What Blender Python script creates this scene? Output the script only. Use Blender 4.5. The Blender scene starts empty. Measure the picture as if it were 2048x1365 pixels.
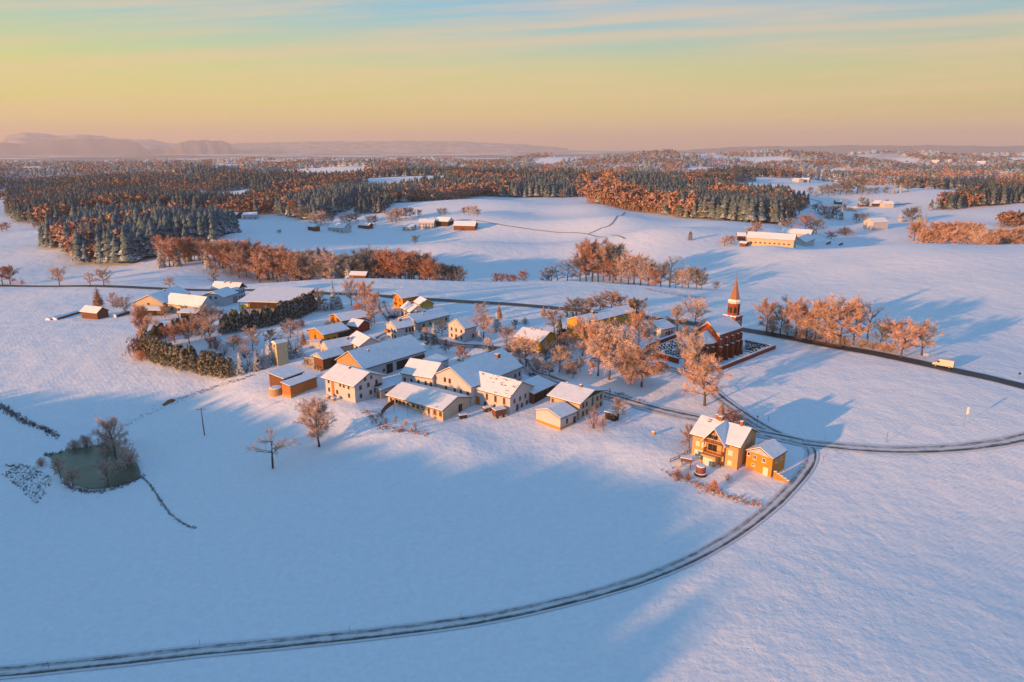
import bpy, math, random
import numpy as np
from math import sin, cos, tan, radians as R, pi, hypot, exp
from mathutils import Vector, Matrix

random.seed(7)
S = bpy.context.scene
COL = S.collection

# ------------------------------------------------------------------ camera
CAMZ = 75.0
PITCH = R(16.0)
FPX = 1365.33
cam_d = bpy.data.cameras.new("camera"); cam_d.lens = 24; cam_d.sensor_width = 36
cam_d.clip_start = 1.0; cam_d.clip_end = 300000
cam = bpy.data.objects.new("camera", cam_d); COL.objects.link(cam)
cam.location = (0, 0, CAMZ); cam.rotation_euler = (R(90) - PITCH, 0, 0)
S.camera = cam

# ------------------------------------------------------------------ light
SUN_EL = R(8.0)
SUN_AZ = R(52)            # the light travels this far right of the view axis
SUN_POWER = 3.4
EXPO = 1.4
SKY_STR = 0.12
S.view_settings.view_transform = 'Standard'; S.view_settings.look = 'None'
S.view_settings.exposure = EXPO; S.view_settings.gamma = 1.0
S.cycles.max_bounces = 5; S.cycles.diffuse_bounces = 3; S.cycles.volume_bounces = 0
S.cycles.transparent_max_bounces = 4
sd = bpy.data.lights.new("sun", 'SUN'); sd.energy = SUN_POWER; sd.angle = R(0.8)
sd.color = (1.0, 0.46, 0.15)
sun = bpy.data.objects.new("sun", sd); COL.objects.link(sun)
ldir = Vector((sin(SUN_AZ) * cos(SUN_EL), cos(SUN_AZ) * cos(SUN_EL), -sin(SUN_EL)))
sun.rotation_euler = ldir.to_track_quat('-Z', 'Y').to_euler()
sun.location = (-400, -300, 300)

W = bpy.data.worlds.new("World"); S.world = W; W.use_nodes = True
nt = W.node_tree; nt.nodes.clear()
def N(t, typ, **kw):
    n = t.nodes.new(typ)
    for k, v in kw.items():
        if k.startswith('i_'):
            key = k[2:]
            n.inputs[int(key) if key.isdigit() else key].default_value = v
        else: setattr(n, k, v)
    return n
def srgb(r, g, b):
    f = lambda c: (c / 255 / 12.92) if c < 10 else ((c / 255 + .055) / 1.055) ** 2.4
    return (f(r), f(g), f(b), 1)
def ramp(t, stops, interp='LINEAR'):
    n = t.nodes.new('ShaderNodeValToRGB'); cr = n.color_ramp; cr.interpolation = interp
    while len(cr.elements) > 1: cr.elements.remove(cr.elements[-1])
    cr.elements[0].position = stops[0][0]; cr.elements[0].color = stops[0][1]
    for p, c in stops[1:]:
        e = cr.elements.new(p); e.color = c
    return n
L = nt.links.new
tc = N(nt, 'ShaderNodeTexCoord')
sep = N(nt, 'ShaderNodeSeparateXYZ'); L(tc.outputs['Generated'], sep.inputs[0])
sky = N(nt, 'ShaderNodeTexSky', sky_type='NISHITA', sun_disc=False, sun_elevation=SUN_EL,
        sun_rotation=pi + SUN_AZ, altitude=500, air_density=1.2, dust_density=1.5, ozone_density=2.5)
# the low sky: warm belt near the horizon passing through yellow to pale blue
rm = ramp(nt, [(0.0, srgb(220, 178, 140)), (0.012, srgb(222, 186, 132)), (0.035, srgb(222, 196, 124)), (0.06, srgb(216, 200, 128)),
               (0.095, srgb(203, 202, 144)), (0.125, srgb(178, 198, 172)), (0.155, srgb(152, 192, 198)),
               (0.185, srgb(132, 184, 212)), (0.28, srgb(118, 172, 208)), (0.5, srgb(104, 160, 206)), (1.0, srgb(90, 146, 203))])
L(sep.outputs['Z'], rm.inputs[0])
# side tint: more yellow to the left
mp = N(nt, 'ShaderNodeMapRange', i_1=-0.75, i_2=0.75); L(sep.outputs['X'], mp.inputs[0])
rt = ramp(nt, [(0, (1.04, 1.10, .84, 1)), (.5, (1, 1, 1, 1)), (1, (.86, .90, 1.0, 1))])
L(mp.outputs[0], rt.inputs[0])
tint = N(nt, 'ShaderNodeMixRGB', blend_type='MULTIPLY', i_Fac=1.0)
L(rm.outputs[0], tint.inputs[1]); L(rt.outputs[0], tint.inputs[2])
# thin streaky cloud
ym = N(nt, 'ShaderNodeMath', operation='MAXIMUM', i_1=0.2); L(sep.outputs['Y'], ym.inputs[0])
uu = N(nt, 'ShaderNodeMath', operation='DIVIDE'); L(sep.outputs['X'], uu.inputs[0]); L(ym.outputs[0], uu.inputs[1])
vv = N(nt, 'ShaderNodeMath', operation='DIVIDE'); L(sep.outputs['Z'], vv.inputs[0]); L(ym.outputs[0], vv.inputs[1])
mz = N(nt, 'ShaderNodeMath', operation='MULTIPLY', i_1=0.047); L(uu.outputs[0], mz.inputs[0])
zz = N(nt, 'ShaderNodeMath', operation='SUBTRACT'); L(vv.outputs[0], zz.inputs[0]); L(mz.outputs[0], zz.inputs[1])
comb = N(nt, 'ShaderNodeCombineXYZ'); L(uu.outputs[0], comb.inputs[0]); L(zz.outputs[0], comb.inputs[2])
mapg = N(nt, 'ShaderNodeMapping'); mapg.inputs['Scale'].default_value = (2.0, 1.0, 55); L(comb.outputs[0], mapg.inputs[0])
cn = N(nt, 'ShaderNodeTexNoise', i_Scale=1.0, i_Detail=7.0, i_Roughness=.6); L(mapg.outputs[0], cn.inputs['Vector'])
cr = ramp(nt, [(0.42, (0, 0, 0, 1)), (0.64, (1, 1, 1, 1))]); L(cn.outputs[0], cr.inputs[0])
# one long bright streak
d1 = N(nt, 'ShaderNodeMath', operation='SUBTRACT', i_1=0.134); L(zz.outputs[0], d1.inputs[0])
cn2 = N(nt, 'ShaderNodeTexNoise', i_Scale=3.0, i_Detail=5.0); L(comb.outputs[0], cn2.inputs['Vector'])
cn2m = N(nt, 'ShaderNodeMapRange', i_3=-0.006, i_4=0.006); L(cn2.outputs[0], cn2m.inputs[0])
d1b = N(nt, 'ShaderNodeMath', operation='ADD'); L(d1.outputs[0], d1b.inputs[0]); L(cn2m.outputs[0], d1b.inputs[1])
d2 = N(nt, 'ShaderNodeMath', operation='ABSOLUTE'); L(d1b.outputs[0], d2.inputs[0])
d3 = N(nt, 'ShaderNodeMapRange', i_1=0.0, i_2=0.013, i_3=0.5, i_4=0.0, interpolation_type='SMOOTHSTEP'); L(d2.outputs[0], d3.inputs[0])
mx = N(nt, 'ShaderNodeMath', operation='MAXIMUM'); L(d3.outputs[0], mx.inputs[0])
crm = N(nt, 'ShaderNodeMath', operation='MULTIPLY', i_1=0.55); L(cr.outputs[0], crm.inputs[0]); L(crm.outputs[0], mx.inputs[1])
fade = N(nt, 'ShaderNodeMapRange', i_1=0.02, i_2=0.09, i_3=.55, i_4=1.0); L(sep.outputs['Z'], fade.inputs[0])
cm = N(nt, 'ShaderNodeMath', operation='MULTIPLY'); L(mx.outputs[0], cm.inputs[0]); L(fade.outputs[0], cm.inputs[1])
fade2 = N(nt, 'ShaderNodeMapRange', i_1=0.2, i_2=0.32, i_3=1.0, i_4=0.0); L(sep.outputs['Z'], fade2.inputs[0])
cm2 = N(nt, 'ShaderNodeMath', operation='MULTIPLY'); L(cm.outputs[0], cm2.inputs[0]); L(fade2.outputs[0], cm2.inputs[1]); cm = cm2
cl = N(nt, 'ShaderNodeMixRGB', i_Color2=srgb(232, 196, 158)); L(cm.outputs[0], cl.inputs[0]); L(tint.outputs[0], cl.inputs[1])
# scale ramp so that it shows at its own value after exposure
g = 1.10 / (2 ** EXPO) / SKY_STR
sc_ = N(nt, 'ShaderNodeVectorMath', operation='SCALE'); sc_.inputs['Scale'].default_value = g
L(cl.outputs[0], sc_.inputs[0])
mixn = N(nt, 'ShaderNodeMapRange', i_1=0.15, i_2=0.6, i_3=1.0, i_4=0.75); L(sep.outputs['Z'], mixn.inputs[0])
mix = N(nt, 'ShaderNodeMixRGB'); L(mixn.outputs[0], mix.inputs[0]); L(sky.outputs[0], mix.inputs[1]); L(sc_.outputs[0], mix.inputs[2])
bg = N(nt, 'ShaderNodeBackground', i_Strength=SKY_STR); L(mix.outputs[0], bg.inputs[0])
ow = N(nt, 'ShaderNodeOutputWorld'); L(bg.outputs[0], ow.inputs[0])

# ------------------------------------------------------------------ terrain height
_rng = np.random.RandomState(5)
def _waves(n, lam0, lam1):
    a = _rng.uniform(0, 2 * pi, n); lam = np.exp(_rng.uniform(math.log(lam0), math.log(lam1), n))
    ph = _rng.uniform(0, 2 * pi, n)
    return np.cos(a) * 2 * pi / lam, np.sin(a) * 2 * pi / lam, ph, (lam / lam1) ** .9
WV_BIG = _waves(12, 380, 1500); WV_MID = _waves(12, 60, 190); WV_SM = _waves(14, 9, 30)
def wsum(w, x, y):
    s = 0
    for kx, ky, p, a in zip(*w): s = s + a * np.sin(kx * x + ky * y + p)
    return s / len(w[0]) ** .5
def sst(a, b, v):
    t = np.clip((v - a) / (b - a), 0, 1); return t * t * (3 - 2 * t)
def gs(x, y, cx, cy, sx, sy, rot=0):
    c, s = cos(rot), sin(rot); u = (x - cx) * c + (y - cy) * s; v = -(x - cx) * s + (y - cy) * c
    return np.exp(-.5 * ((u / sx) ** 2 + (v / sy) ** 2))
CX = [-260, -205, -160, -100, -40, 45, 90, 135]
CY = [385, 388, 398, 403, 380, 393, 352, 335]
CA = [0, 0, 6, 9, 6, 8, 6, 0]
POND = (-112, 167, 18.5, 11.5, -0.42); POND_Z = -7.4
SH_P = [-330, -270, -225, -196, -154, -130, -118, -93, -70, -50, -30, 0, 60, 140]
SH_H = [0, 8, 17, 20, 22.5, 25.5, 27, 29, 26.5, 21, 15, 10, 4, 0]
def _sm(x, v):
    return sum(np.interp(x + o, CX, v) for o in (-24, -16, -8, 0, 8, 16, 24)) / 7
def H(x, y):
    x = np.asarray(x, float); y = np.asarray(y, float); r = np.hypot(x, y)
    h = -8 + 12.0 * gs(x, y, 15, 285, 185, 112) + 2.5 * gs(x, y, 190, 210, 80, 90)
    h = h + 1.5 * gs(x, y, -12, 163, 11, 7, -.6) + 1.6 * gs(x, y, 36, 162, 16, 8, -.5) + 1.4 * gs(x, y, -40, 182, 12, 7, -.6) + 2.6 * gs(x, y, -68, 197, 24, 11, -.5)
    h = h + 7.0 * gs(x, y, 50, 70, 42, 40)  # hump added to tilt the lower right ground away from the sun
    # unseen wooded rise, added left behind the viewer to shade the front field
    ss = x * sin(SUN_AZ) + y * cos(SUN_AZ); pp_ = x * cos(SUN_AZ) - y * sin(SUN_AZ)
    h = h + np.interp(pp_, SH_P, SH_H) * np.exp(-.5 * ((ss + 175) / 36) ** 2)
    h = h - 4.5 * gs(x, y, -112, 162, 50, 42) - 3.0 * gs(x, y, 40, 95, 90, 45)
    # lane cut on the hillside and the bank running down to the pond
    ax, ay, bx, by = -100., 213., -150., 160.
    t = np.clip(((x - ax) * (bx - ax) + (y - ay) * (by - ay)) / ((bx - ax) ** 2 + (by - ay) ** 2), 0, 1)
    dd = np.hypot(x - ax - t * (bx - ax), y - ay - t * (by - ay))
    h = h - 2.2 * np.exp(-.5 * (dd / 7) ** 2)
    # steep drop behind the village, field rising again beyond
    cy = _sm(x, CY); ca = _sm(x, CA)
    back = 1 - sst(520, 900, y)
    h = h - ca * sst(0, 42, y - cy) * back
    # right-hand brow
    a2 = 13 * sst(165, 235, x * (450. / np.maximum(y, 300)))
    h = h + 18.0 * gs(x, y, 345, 445, 150, 82) * sst(120, 210, x) - a2 * sst(0, 70, y - 470) * (1 - .6 * sst(700, 1100, y))
    # far country
    h = h - 22 * sst(1150, 2300, r) + 6 * sst(450, 1100, y) * (1 - sst(1300, 2200, r))
    far = sst(850, 1500, r)
    h = h + far * 23 * wsum(WV_BIG, x, y) * (1 - .8 * sst(5200, 7500, r))
    h = h + 26 * gs(x, y, -560, 2150, 330, 260) + 22 * gs(x, y, -1500, 2300, 700, 500)
    h = h + 48 * gs(x, y, 2300, 3900, 1300, 600, .2) + 30 * gs(x, y, 600, 3300, 700, 350) + 34 * gs(x, y, 1700, 2100, 600, 260, .35)
    plain = sst(4600, 6800, r - .55 * np.maximum(x, 0))
    h = h * (1 - plain) - 112 * plain
    h = h + 40 * gs(x, y, 7800, 17000, 3400, 700) * 1.6
    near = 1 - sst(900, 1300, r)
    h = h + 11 * gs(x, y, -10, 560, 110, 32, .25) + 11 * gs(x, y, 70, 710, 120, 42, -.2) + 10 * gs(x, y, -230, 570, 90, 40, .1) + 13 * gs(x, y, -60, 860, 130, 50, .1) + 8 * gs(x, y, 150, 600, 60, 28, .5)
    h = h + (.3 + .7 * sst(90, 160, r)) * (.75 + .7 * sst(300, 420, y) + .5 * sst(60, 140, x)) * wsum(WV_MID, x, y) * near + .05 * wsum(WV_SM, x, y) * (1 - sst(260, 420, r))
    # pond basin
    c, s = cos(POND[4]), sin(POND[4]); u = ((x - POND[0]) * c + (y - POND[1]) * s) / POND[2]; v = (-(x - POND[0]) * s + (y - POND[1]) * c) / POND[3]
    q = np.hypot(u, v); f = 1 - sst(.85, 1.35, q)
    h = h * (1 - f) + (POND_Z - .5) * f
    return h
def h1(x, y): return float(H(x, y))

CP, SP = cos(PITCH), sin(PITCH)
def ray(px, py):
    dx = px - 1024.0; dy = py - 682.5
    return Vector((dx, FPX * CP - dy * SP, -(FPX * SP + dy * CP))).normalized()
def unproj(px, py, z):
    d = ray(px, py); t = (z - CAMZ) / d.z
    return Vector((d.x * t, d.y * t, z))
_T = np.exp(np.linspace(math.log(40), math.log(40000), 2600))
def at(px, py):
    """first terrain point seen through a photo pixel"""
    d = ray(px, py)
    z = CAMZ + d.z * _T; hh = H(d.x * _T, d.y * _T); m = np.nonzero(z < hh)[0]
    if len(m) == 0: return unproj(px, max(py, 300), -100)
    i = max(m[0], 1); a, b = _T[i - 1], _T[i]
    for _ in range(18):
        c = (a + b) / 2
        if CAMZ + d.z * c < h1(d.x * c, d.y * c): b = c
        else: a = c
    return Vector((d.x * b, d.y * b, h1(d.x * b, d.y * b)))
def atY(px, Y, back=0):
    """ground point in the pixel column px at world depth Y"""
    x = (px - 1024.0) / 1345.0 * Y
    return Vector((x, Y, h1(x, Y)))
def proj(p):
    v = Vector(p) - Vector((0, 0, CAMZ)); f = v.y * CP - v.z * SP; dn = -v.z * CP - v.y * SP
    return (1024 + FPX * v.x / f, 682.5 + FPX * dn / f)
def mpp(p):
    """metres per photo pixel at p"""
    v = Vector(p) - Vector((0, 0, CAMZ)); return (v.y * CP - v.z * SP) / FPX

# ------------------------------------------------------------------ materials
def newmat(name):
    m = bpy.data.materials.new(name); m.use_nodes = True
    t = m.node_tree; b = t.nodes['Principled BSDF']; return m, t, b
MC = {}
def mat(name, c, rough=.8, var=.15, scale=2.0, bump=0.0, metallic=0, planks=0, c2=None, spec=.3):
    if name in MC: return MC[name]
    m, t, b = newmat(name); l = t.links.new
    tc = N(t, 'ShaderNodeTexCoord')
    no = N(t, 'ShaderNodeTexNoise', i_Scale=scale, i_Detail=6.0, i_Roughness=.65); l(tc.outputs['Object'], no.inputs['Vector'])
    lo = tuple(x * (1 - var) for x in c); hi = tuple(min(1, x * (1 + var)) for x in c)
    if c2: hi = tuple(c2[:3])
    rp = ramp(t, [(0.35, lo + (1,)), (0.65, hi + (1,))]); l(no.outputs[0], rp.inputs[0])
    out = rp.outputs[0]
    if planks:
        sx = N(t, 'ShaderNodeSeparateXYZ'); l(tc.outputs['Object'], sx.inputs[0])
        ad = N(t, 'ShaderNodeMath', operation='ADD'); l(sx.outputs[0], ad.inputs[0]); l(sx.outputs[1], ad.inputs[1])
        cb = N(t, 'ShaderNodeCombineXYZ'); l(ad.outputs[0], cb.inputs[0])
        wv = N(t, 'ShaderNodeTexWave', i_Scale=planks, i_Distortion=0.0); wv.bands_direction = 'X'; l(cb.outputs[0], wv.inputs['Vector'])
        r2 = ramp(t, [(0.0, (.45, .45, .45, 1)), (.25, (1, 1, 1, 1))]); l(wv.outputs[0], r2.inputs[0])
        mm = N(t, 'ShaderNodeMixRGB', blend_type='MULTIPLY', i_Fac=.8); l(out, mm.inputs[1]); l(r2.outputs[0], mm.inputs[2]); out = mm.outputs[0]
    l(out, b.inputs['Base Color'])
    b.inputs['Roughness'].default_value = rough; b.inputs['Metallic'].default_value = metallic
    b.inputs['Specular IOR Level'].default_value = spec
    if bump:
        bp = N(t, 'ShaderNodeBump', i_Strength=bump, i_Distance=.05); l(no.outputs[0], bp.inputs['Height']); l(bp.outputs[0], b.inputs['Normal'])
    MC[name] = m; return m

SNOWC = (.80, .83, .90)
def snow_ground():
    m, t, b = newmat('snow_ground'); l = t.links.new
    g = N(t, 'ShaderNodeNewGeometry'); P = g.outputs['Position']
    sp = N(t, 'ShaderNodeSeparateXYZ'); l(P, sp.inputs[0])
    ln = N(t, 'ShaderNodeVectorMath', operation='LENGTH'); l(P, ln.inputs[0])
    # far country: woods and fields as patches on the plain
    mp = N(t, 'ShaderNodeMapping'); mp.inputs['Scale'].default_value = (.00042, .00055, 0); l(P, mp.inputs[0])
    n1 = N(t, 'ShaderNodeTexNoise', i_Scale=1.0, i_Detail=9.0, i_Roughness=.62); l(mp.outputs[0], n1.inputs['Vector'])
    r1 = ramp(t, [(0.47, (0, 0, 0, 1)), (0.52, (1, 1, 1, 1))]); l(n1.outputs[0], r1.inputs[0])
    fm = N(t, 'ShaderNodeMapRange', i_1=3600.0, i_2=4600.0); l(ln.outputs['Value'], fm.inputs[0])
    ff = N(t, 'ShaderNodeMath', operation='MULTIPLY'); l(r1.outputs[0], ff.inputs[0]); l(fm.outputs[0], ff.inputs[1])
    n2 = N(t, 'ShaderNodeTexNoise', i_Scale=.9, i_Detail=8.0, i_Roughness=.7); l(P, n2.inputs['Vector'])
    rs = ramp(t, [(0.3, (.74, .77, .84, 1)), (0.7, (.86, .88, .93, 1))]); l(n2.outputs[0], rs.inputs[0])
    # stubble and grass showing through
    n3 = N(t, 'ShaderNodeTexNoise', i_Scale=.035, i_Detail=4.0); l(P, n3.inputs['Vector'])
    r3 = ramp(t, [(0.45, (0, 0, 0, 1)), (0.75, (1, 1, 1, 1))]); l(n3.outputs[0], r3.inputs[0])
    n4 = N(t, 'ShaderNodeTexNoise', i_Scale=1.7, i_Detail=6.0, i_Roughness=.75); l(P, n4.inputs['Vector'])
    r4 = ramp(t, [(0.60, (0, 0, 0, 1)), (0.72, (1, 1, 1, 1))]); l(n4.outputs[0], r4.inputs[0])
    m34 = N(t, 'ShaderNodeMath', operation='MULTIPLY'); l(r3.outputs[0], m34.inputs[0]); l(r4.outputs[0], m34.inputs[1])
    m35 = N(t, 'ShaderNodeMath', operation='MULTIPLY', i_1=.45); l(m34.outputs[0], m35.inputs[0])
    c0 = N(t, 'ShaderNodeMixRGB', i_Color2=(.35, .33, .30, 1)); l(m35.outputs[0], c0.inputs[0]); l(rs.outputs[0], c0.inputs[1])
    c1 = N(t, 'ShaderNodeMixRGB', i_Color2=(.13, .12, .14, 1)); l(ff.outputs[0], c1.inputs[0]); l(c0.outputs[0], c1.inputs[1])
    l(c1.outputs[0], b.inputs['Base Color'])
    b.inputs['Roughness'].default_value = .75; b.inputs['Specular IOR Level'].default_value = .25
    # relief: crusty snow, wind ripples, plough lines on the right-hand fields
    def wave(rot, scale, dist=6.0):
        mw = N(t, 'ShaderNodeMapping'); mw.inputs['Rotation'].default_value = (0, 0, rot); l(P, mw.inputs[0])
        w = N(t, 'ShaderNodeTexWave', i_Scale=scale, i_Distortion=dist, i_Detail=3.0); w.inputs['Detail Scale'].default_value = .6
        l(mw.outputs[0], w.inputs['Vector']); return w.outputs[0]
    wv = wave(.95, .30)
    mk = N(t, 'ShaderNodeMapRange', i_1=60.0, i_2=120.0); l(sp.outputs[0], mk.inputs[0])
    wm = N(t, 'ShaderNodeMath', operation='MULTIPLY'); l(wv, wm.inputs[0]); l(mk.outputs[0], wm.inputs[1])
    wm2 = N(t, 'ShaderNodeMath', operation='MULTIPLY', i_1=.36); l(wm.outputs[0], wm2.inputs[0])
    wl = wave(-.7, .22)
    mk2 = N(t, 'ShaderNodeMapRange', i_1=-70.0, i_2=-130.0); l(sp.outputs[0], mk2.inputs[0])
    wl1 = N(t, 'ShaderNodeMath', operation='MULTIPLY'); l(wl, wl1.inputs[0]); l(mk2.outputs[0], wl1.inputs[1])
    wl2 = N(t, 'ShaderNodeMath', operation='MULTIPLY', i_1=.06); l(wl1.outputs[0], wl2.inputs[0])
    n5 = N(t, 'ShaderNodeTexNoise', i_Scale=.55, i_Detail=7.0, i_Roughness=.68); l(P, n5.inputs['Vector'])
    n9 = N(t, 'ShaderNodeTexNoise', i_Scale=.11, i_Detail=4.0, i_Roughness=.55); l(P, n9.inputs['Vector'])
    n9s = N(t, 'ShaderNodeMath', operation='MULTIPLY', i_1=3.6); l(n9.outputs[0], n9s.inputs[0])
    n5s = N(t, 'ShaderNodeMath', operation='MULTIPLY', i_1=.9); l(n5.outputs[0], n5s.inputs[0])
    a0 = N(t, 'ShaderNodeMath', operation='ADD'); l(n5s.outputs[0], a0.inputs[0]); l(n9s.outputs[0], a0.inputs[1])
    a1 = N(t, 'ShaderNodeMath', operation='ADD'); l(a0.outputs[0], a1.inputs[0]); l(wm2.outputs[0], a1.inputs[1])
    a2 = N(t, 'ShaderNodeMath', operation='ADD'); l(a1.outputs[0], a2.inputs[0]); l(wl2.outputs[0], a2.inputs[1])
    vo = N(t, 'ShaderNodeTexVoronoi', i_Scale=.8); l(P, vo.inputs['Vector'])
    vr = ramp(t, [(0.0, (1, 1, 1, 1)), (.22, (0, 0, 0, 1))]); l(vo.outputs['Distance'], vr.inputs[0])
    n7 = N(t, 'ShaderNodeTexNoise', i_Scale=.045, i_Detail=3.0); l(P, n7.inputs['Vector'])
    r7 = ramp(t, [(0.55, (0, 0, 0, 1)), (0.62, (1, 1, 1, 1))]); l(n7.outputs[0], r7.inputs[0])
    v7 = N(t, 'ShaderNodeMath', operation='MULTIPLY'); l(vr.outputs[0], v7.inputs[0]); l(r7.outputs[0], v7.inputs[1])
    v8 = N(t, 'ShaderNodeMath', operation='MULTIPLY', i_1=-.55); l(v7.outputs[0], v8.inputs[0])
    a2b = N(t, 'ShaderNodeMath', operation='ADD'); l(a2.outputs[0], a2b.inputs[0]); l(v8.outputs[0], a2b.inputs[1]); a2 = a2b
    fs = N(t, 'ShaderNodeMapRange', i_1=500.0, i_2=2500.0, i_3=.46, i_4=.06); l(ln.outputs['Value'], fs.inputs[0])
    bp = N(t, 'ShaderNodeBump', i_Distance=.42); l(fs.outputs[0], bp.inputs['Strength']); l(a2.outputs[0], bp.inputs['Height'])
    l(bp.outputs[0], b.inputs['Normal'])
    return m
M_GROUND = snow_ground()
def roof_snow():
    m, t, b = newmat('roof_snow'); l = t.links.new
    g = N(t, 'ShaderNodeNewGeometry'); no = N(t, 'ShaderNodeTexNoise', i_Scale=.5, i_Detail=7.0, i_Roughness=.6); l(g.outputs['Position'], no.inputs['Vector'])
    rp = ramp(t, [(0.35, (.72, .75, .82, 1)), (.6, (.80, .83, .88, 1)), (0.695, (.80, .83, .88, 1)), (.73, (.34, .27, .24, 1))]); l(no.outputs[0], rp.inputs[0]); l(rp.outputs[0], b.inputs['Base Color'])
    b.inputs['Roughness'].default_value = .8; b.inputs['Specular IOR Level'].default_value = .25
    bp = N(t, 'ShaderNodeBump', i_Strength=.5, i_Distance=.25); l(no.outputs[0], bp.inputs['Height']); l(bp.outputs[0], b.inputs['Normal']); return m
M_SNOW = roof_snow()
def patchy_snow():
    m, t, b = newmat('patchy_roof_snow'); l = t.links.new
    tc = N(t, 'ShaderNodeTexCoord'); mp = N(t, 'ShaderNodeMapping'); mp.inputs['Scale'].default_value = (.45, 2.0, 2.0); l(tc.outputs['Object'], mp.inputs[0])
    no = N(t, 'ShaderNodeTexNoise', i_Scale=1.0, i_Detail=5.0, i_Roughness=.55); l(mp.outputs[0], no.inputs['Vector'])
    rp = ramp(t, [(0.595, (.8, .82, .86, 1)), (0.62, (.2, .11, .07, 1))]); l(no.outputs[0], rp.inputs[0])
    l(rp.outputs[0], b.inputs['Base Color']); b.inputs['Roughness'].default_value = .85; return m
M_PATCHY = patchy_snow()
M_FASCIA = mat('roof_board', (.14, .075, .045), .8, .25, 3)
M_TILE = mat('roof_tile', (.24, .11, .07), .8, .25, 5)
M_WHITE = mat('white_plaster', (.47, .46, .48), .9, .06, .7)
M_CREAM = mat('cream_plaster', (.48, .40, .30), .9, .07, .7)
M_ORANGE = mat('orange_plaster', (.60, .23, .035), .9, .07, .7)
M_YELLOW = mat('yellow_plaster', (.58, .30, .03), .9, .07, .7)
M_APRI = mat('apricot_plaster', (.54, .31, .14), .9, .06, .7)
M_WOOD = mat('brown_boards', (.17, .075, .04), .85, .3, 3, planks=1.6)
M_OWOOD = mat('orange_boards', (.46, .17, .05), .8, .22, 3, planks=1.6)
M_REDW = mat('red_boards', (.30, .055, .03), .85, .25, 3, planks=1.6)
M_PALEW = mat('pale_boards', (.46, .28, .13), .85, .15, 3, planks=1.2)
M_GREENW = mat('green_boards', (.045, .085, .05), .85, .2, 3, planks=1.6)
M_DARKW = mat('dark_boards', (.06, .035, .025), .85, .3, 3, planks=1.6)
M_BRICK = mat('church_brick', (.25, .06, .028), .85, .25, 6)
M_BRICKD = mat('pale_stone_trim', (.62, .52, .42), .9, .1, 2)
M_SHINGLE = mat('spire_shingle', (.30, .15, .09), .8, .3, 4)
M_GLASS = mat('window_glass', (.025, .03, .04), .12, .2, 1, spec=.5)
M_FRAME = mat('window_frame_brown', (.18, .07, .03), .6, .2, 4)
M_FRAMEW = mat('window_frame_white', (.7, .68, .64), .6, .05, 4)
M_SHUT = mat('pale_shutter', (.62, .60, .52), .7, .05, 4)
M_CONC = mat('concrete', (.34, .32, .28), .9, .15, 2)
M_METAL = mat('grey_metal', (.22, .22, .23), .45, .1, 3, metallic=.6)
M_ASPH = None
M_BLACK = mat('black_rubber', (.02, .02, .02), .7, .1, 3)
M_TRUNK = mat('frosty_bark', (.07, .05, .04), .95, .3, 3, c2=(.17, .135, .12))
def foliage(name, c1, c2, up=None, snow=.0):
    m, t, b = newmat(name); l = t.links.new
    oi = N(t, 'ShaderNodeObjectInfo'); g = N(t, 'ShaderNodeNewGeometry')
    no = N(t, 'ShaderNodeTexNoise', i_Scale=.55, i_Detail=4.0, i_Roughness=.7); l(g.outputs['Position'], no.inputs['Vector'])
    rp = ramp(t, [(0.36, c1 + (1,)), (0.64, c2 + (1,))]); l(no.outputs[0], rp.inputs[0]); out = rp.outputs[0]
    if snow:
        sx = N(t, 'ShaderNodeSeparateXYZ'); l(g.outputs['True Normal'], sx.inputs[0])
        ab = N(t, 'ShaderNodeMath', operation='ABSOLUTE'); l(sx.outputs[2], ab.inputs[0])
        n2 = N(t, 'ShaderNodeTexNoise', i_Scale=1.1, i_Detail=3.0); l(g.outputs['Position'], n2.inputs['Vector'])
        ad = N(t, 'ShaderNodeMath', operation='MULTIPLY'); l(ab.outputs[0], ad.inputs[0]); l(n2.outputs[0], ad.inputs[1])
        r2 = ramp(t, [(.40 - snow * .3, (0, 0, 0, 1)), (.52 - snow * .3, (1, 1, 1, 1))]); l(ad.outputs[0], r2.inputs[0])
        mm = N(t, 'ShaderNodeMixRGB', i_Color2=(.62, .65, .70, 1)); l(r2.outputs[0], mm.inputs[0]); l(out, mm.inputs[1]); out = mm.outputs[0]
    hs = N(t, 'ShaderNodeHueSaturation'); l(out, hs.inputs['Color'])
    mr = N(t, 'ShaderNodeMapRange', i_3=.8, i_4=1.25); l(oi.outputs['Random'], mr.inputs[0]); l(mr.outputs[0], hs.inputs['Value'])
    l(hs.outputs[0], b.inputs['Base Color']); b.inputs['Roughness'].default_value = .9; b.inputs['Specular IOR Level'].default_value = .1
    return m
F_FROST = foliage('frosted_twigs', (.32, .21, .17), (.68, .54, .48))
F_RED = foliage('russet_twigs', (.25, .105, .065), (.58, .32, .23))
F_DARK = foliage('dark_twigs', (.12, .10, .10), (.36, .34, .34))
F_GOLD = foliage('golden_twigs', (.36, .19, .12), (.68, .46, .36))
F_CON = foliage('conifer_needles', (.012, .028, .022), (.05, .07, .05), snow=.45)
F_CONF = foliage('frosted_conifer_needles', (.014, .03, .025), (.05, .065, .05), snow=.38)
F_THUJA = foliage('thuja_needles', (.05, .055, .025), (.20, .16, .07), snow=.5)

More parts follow.
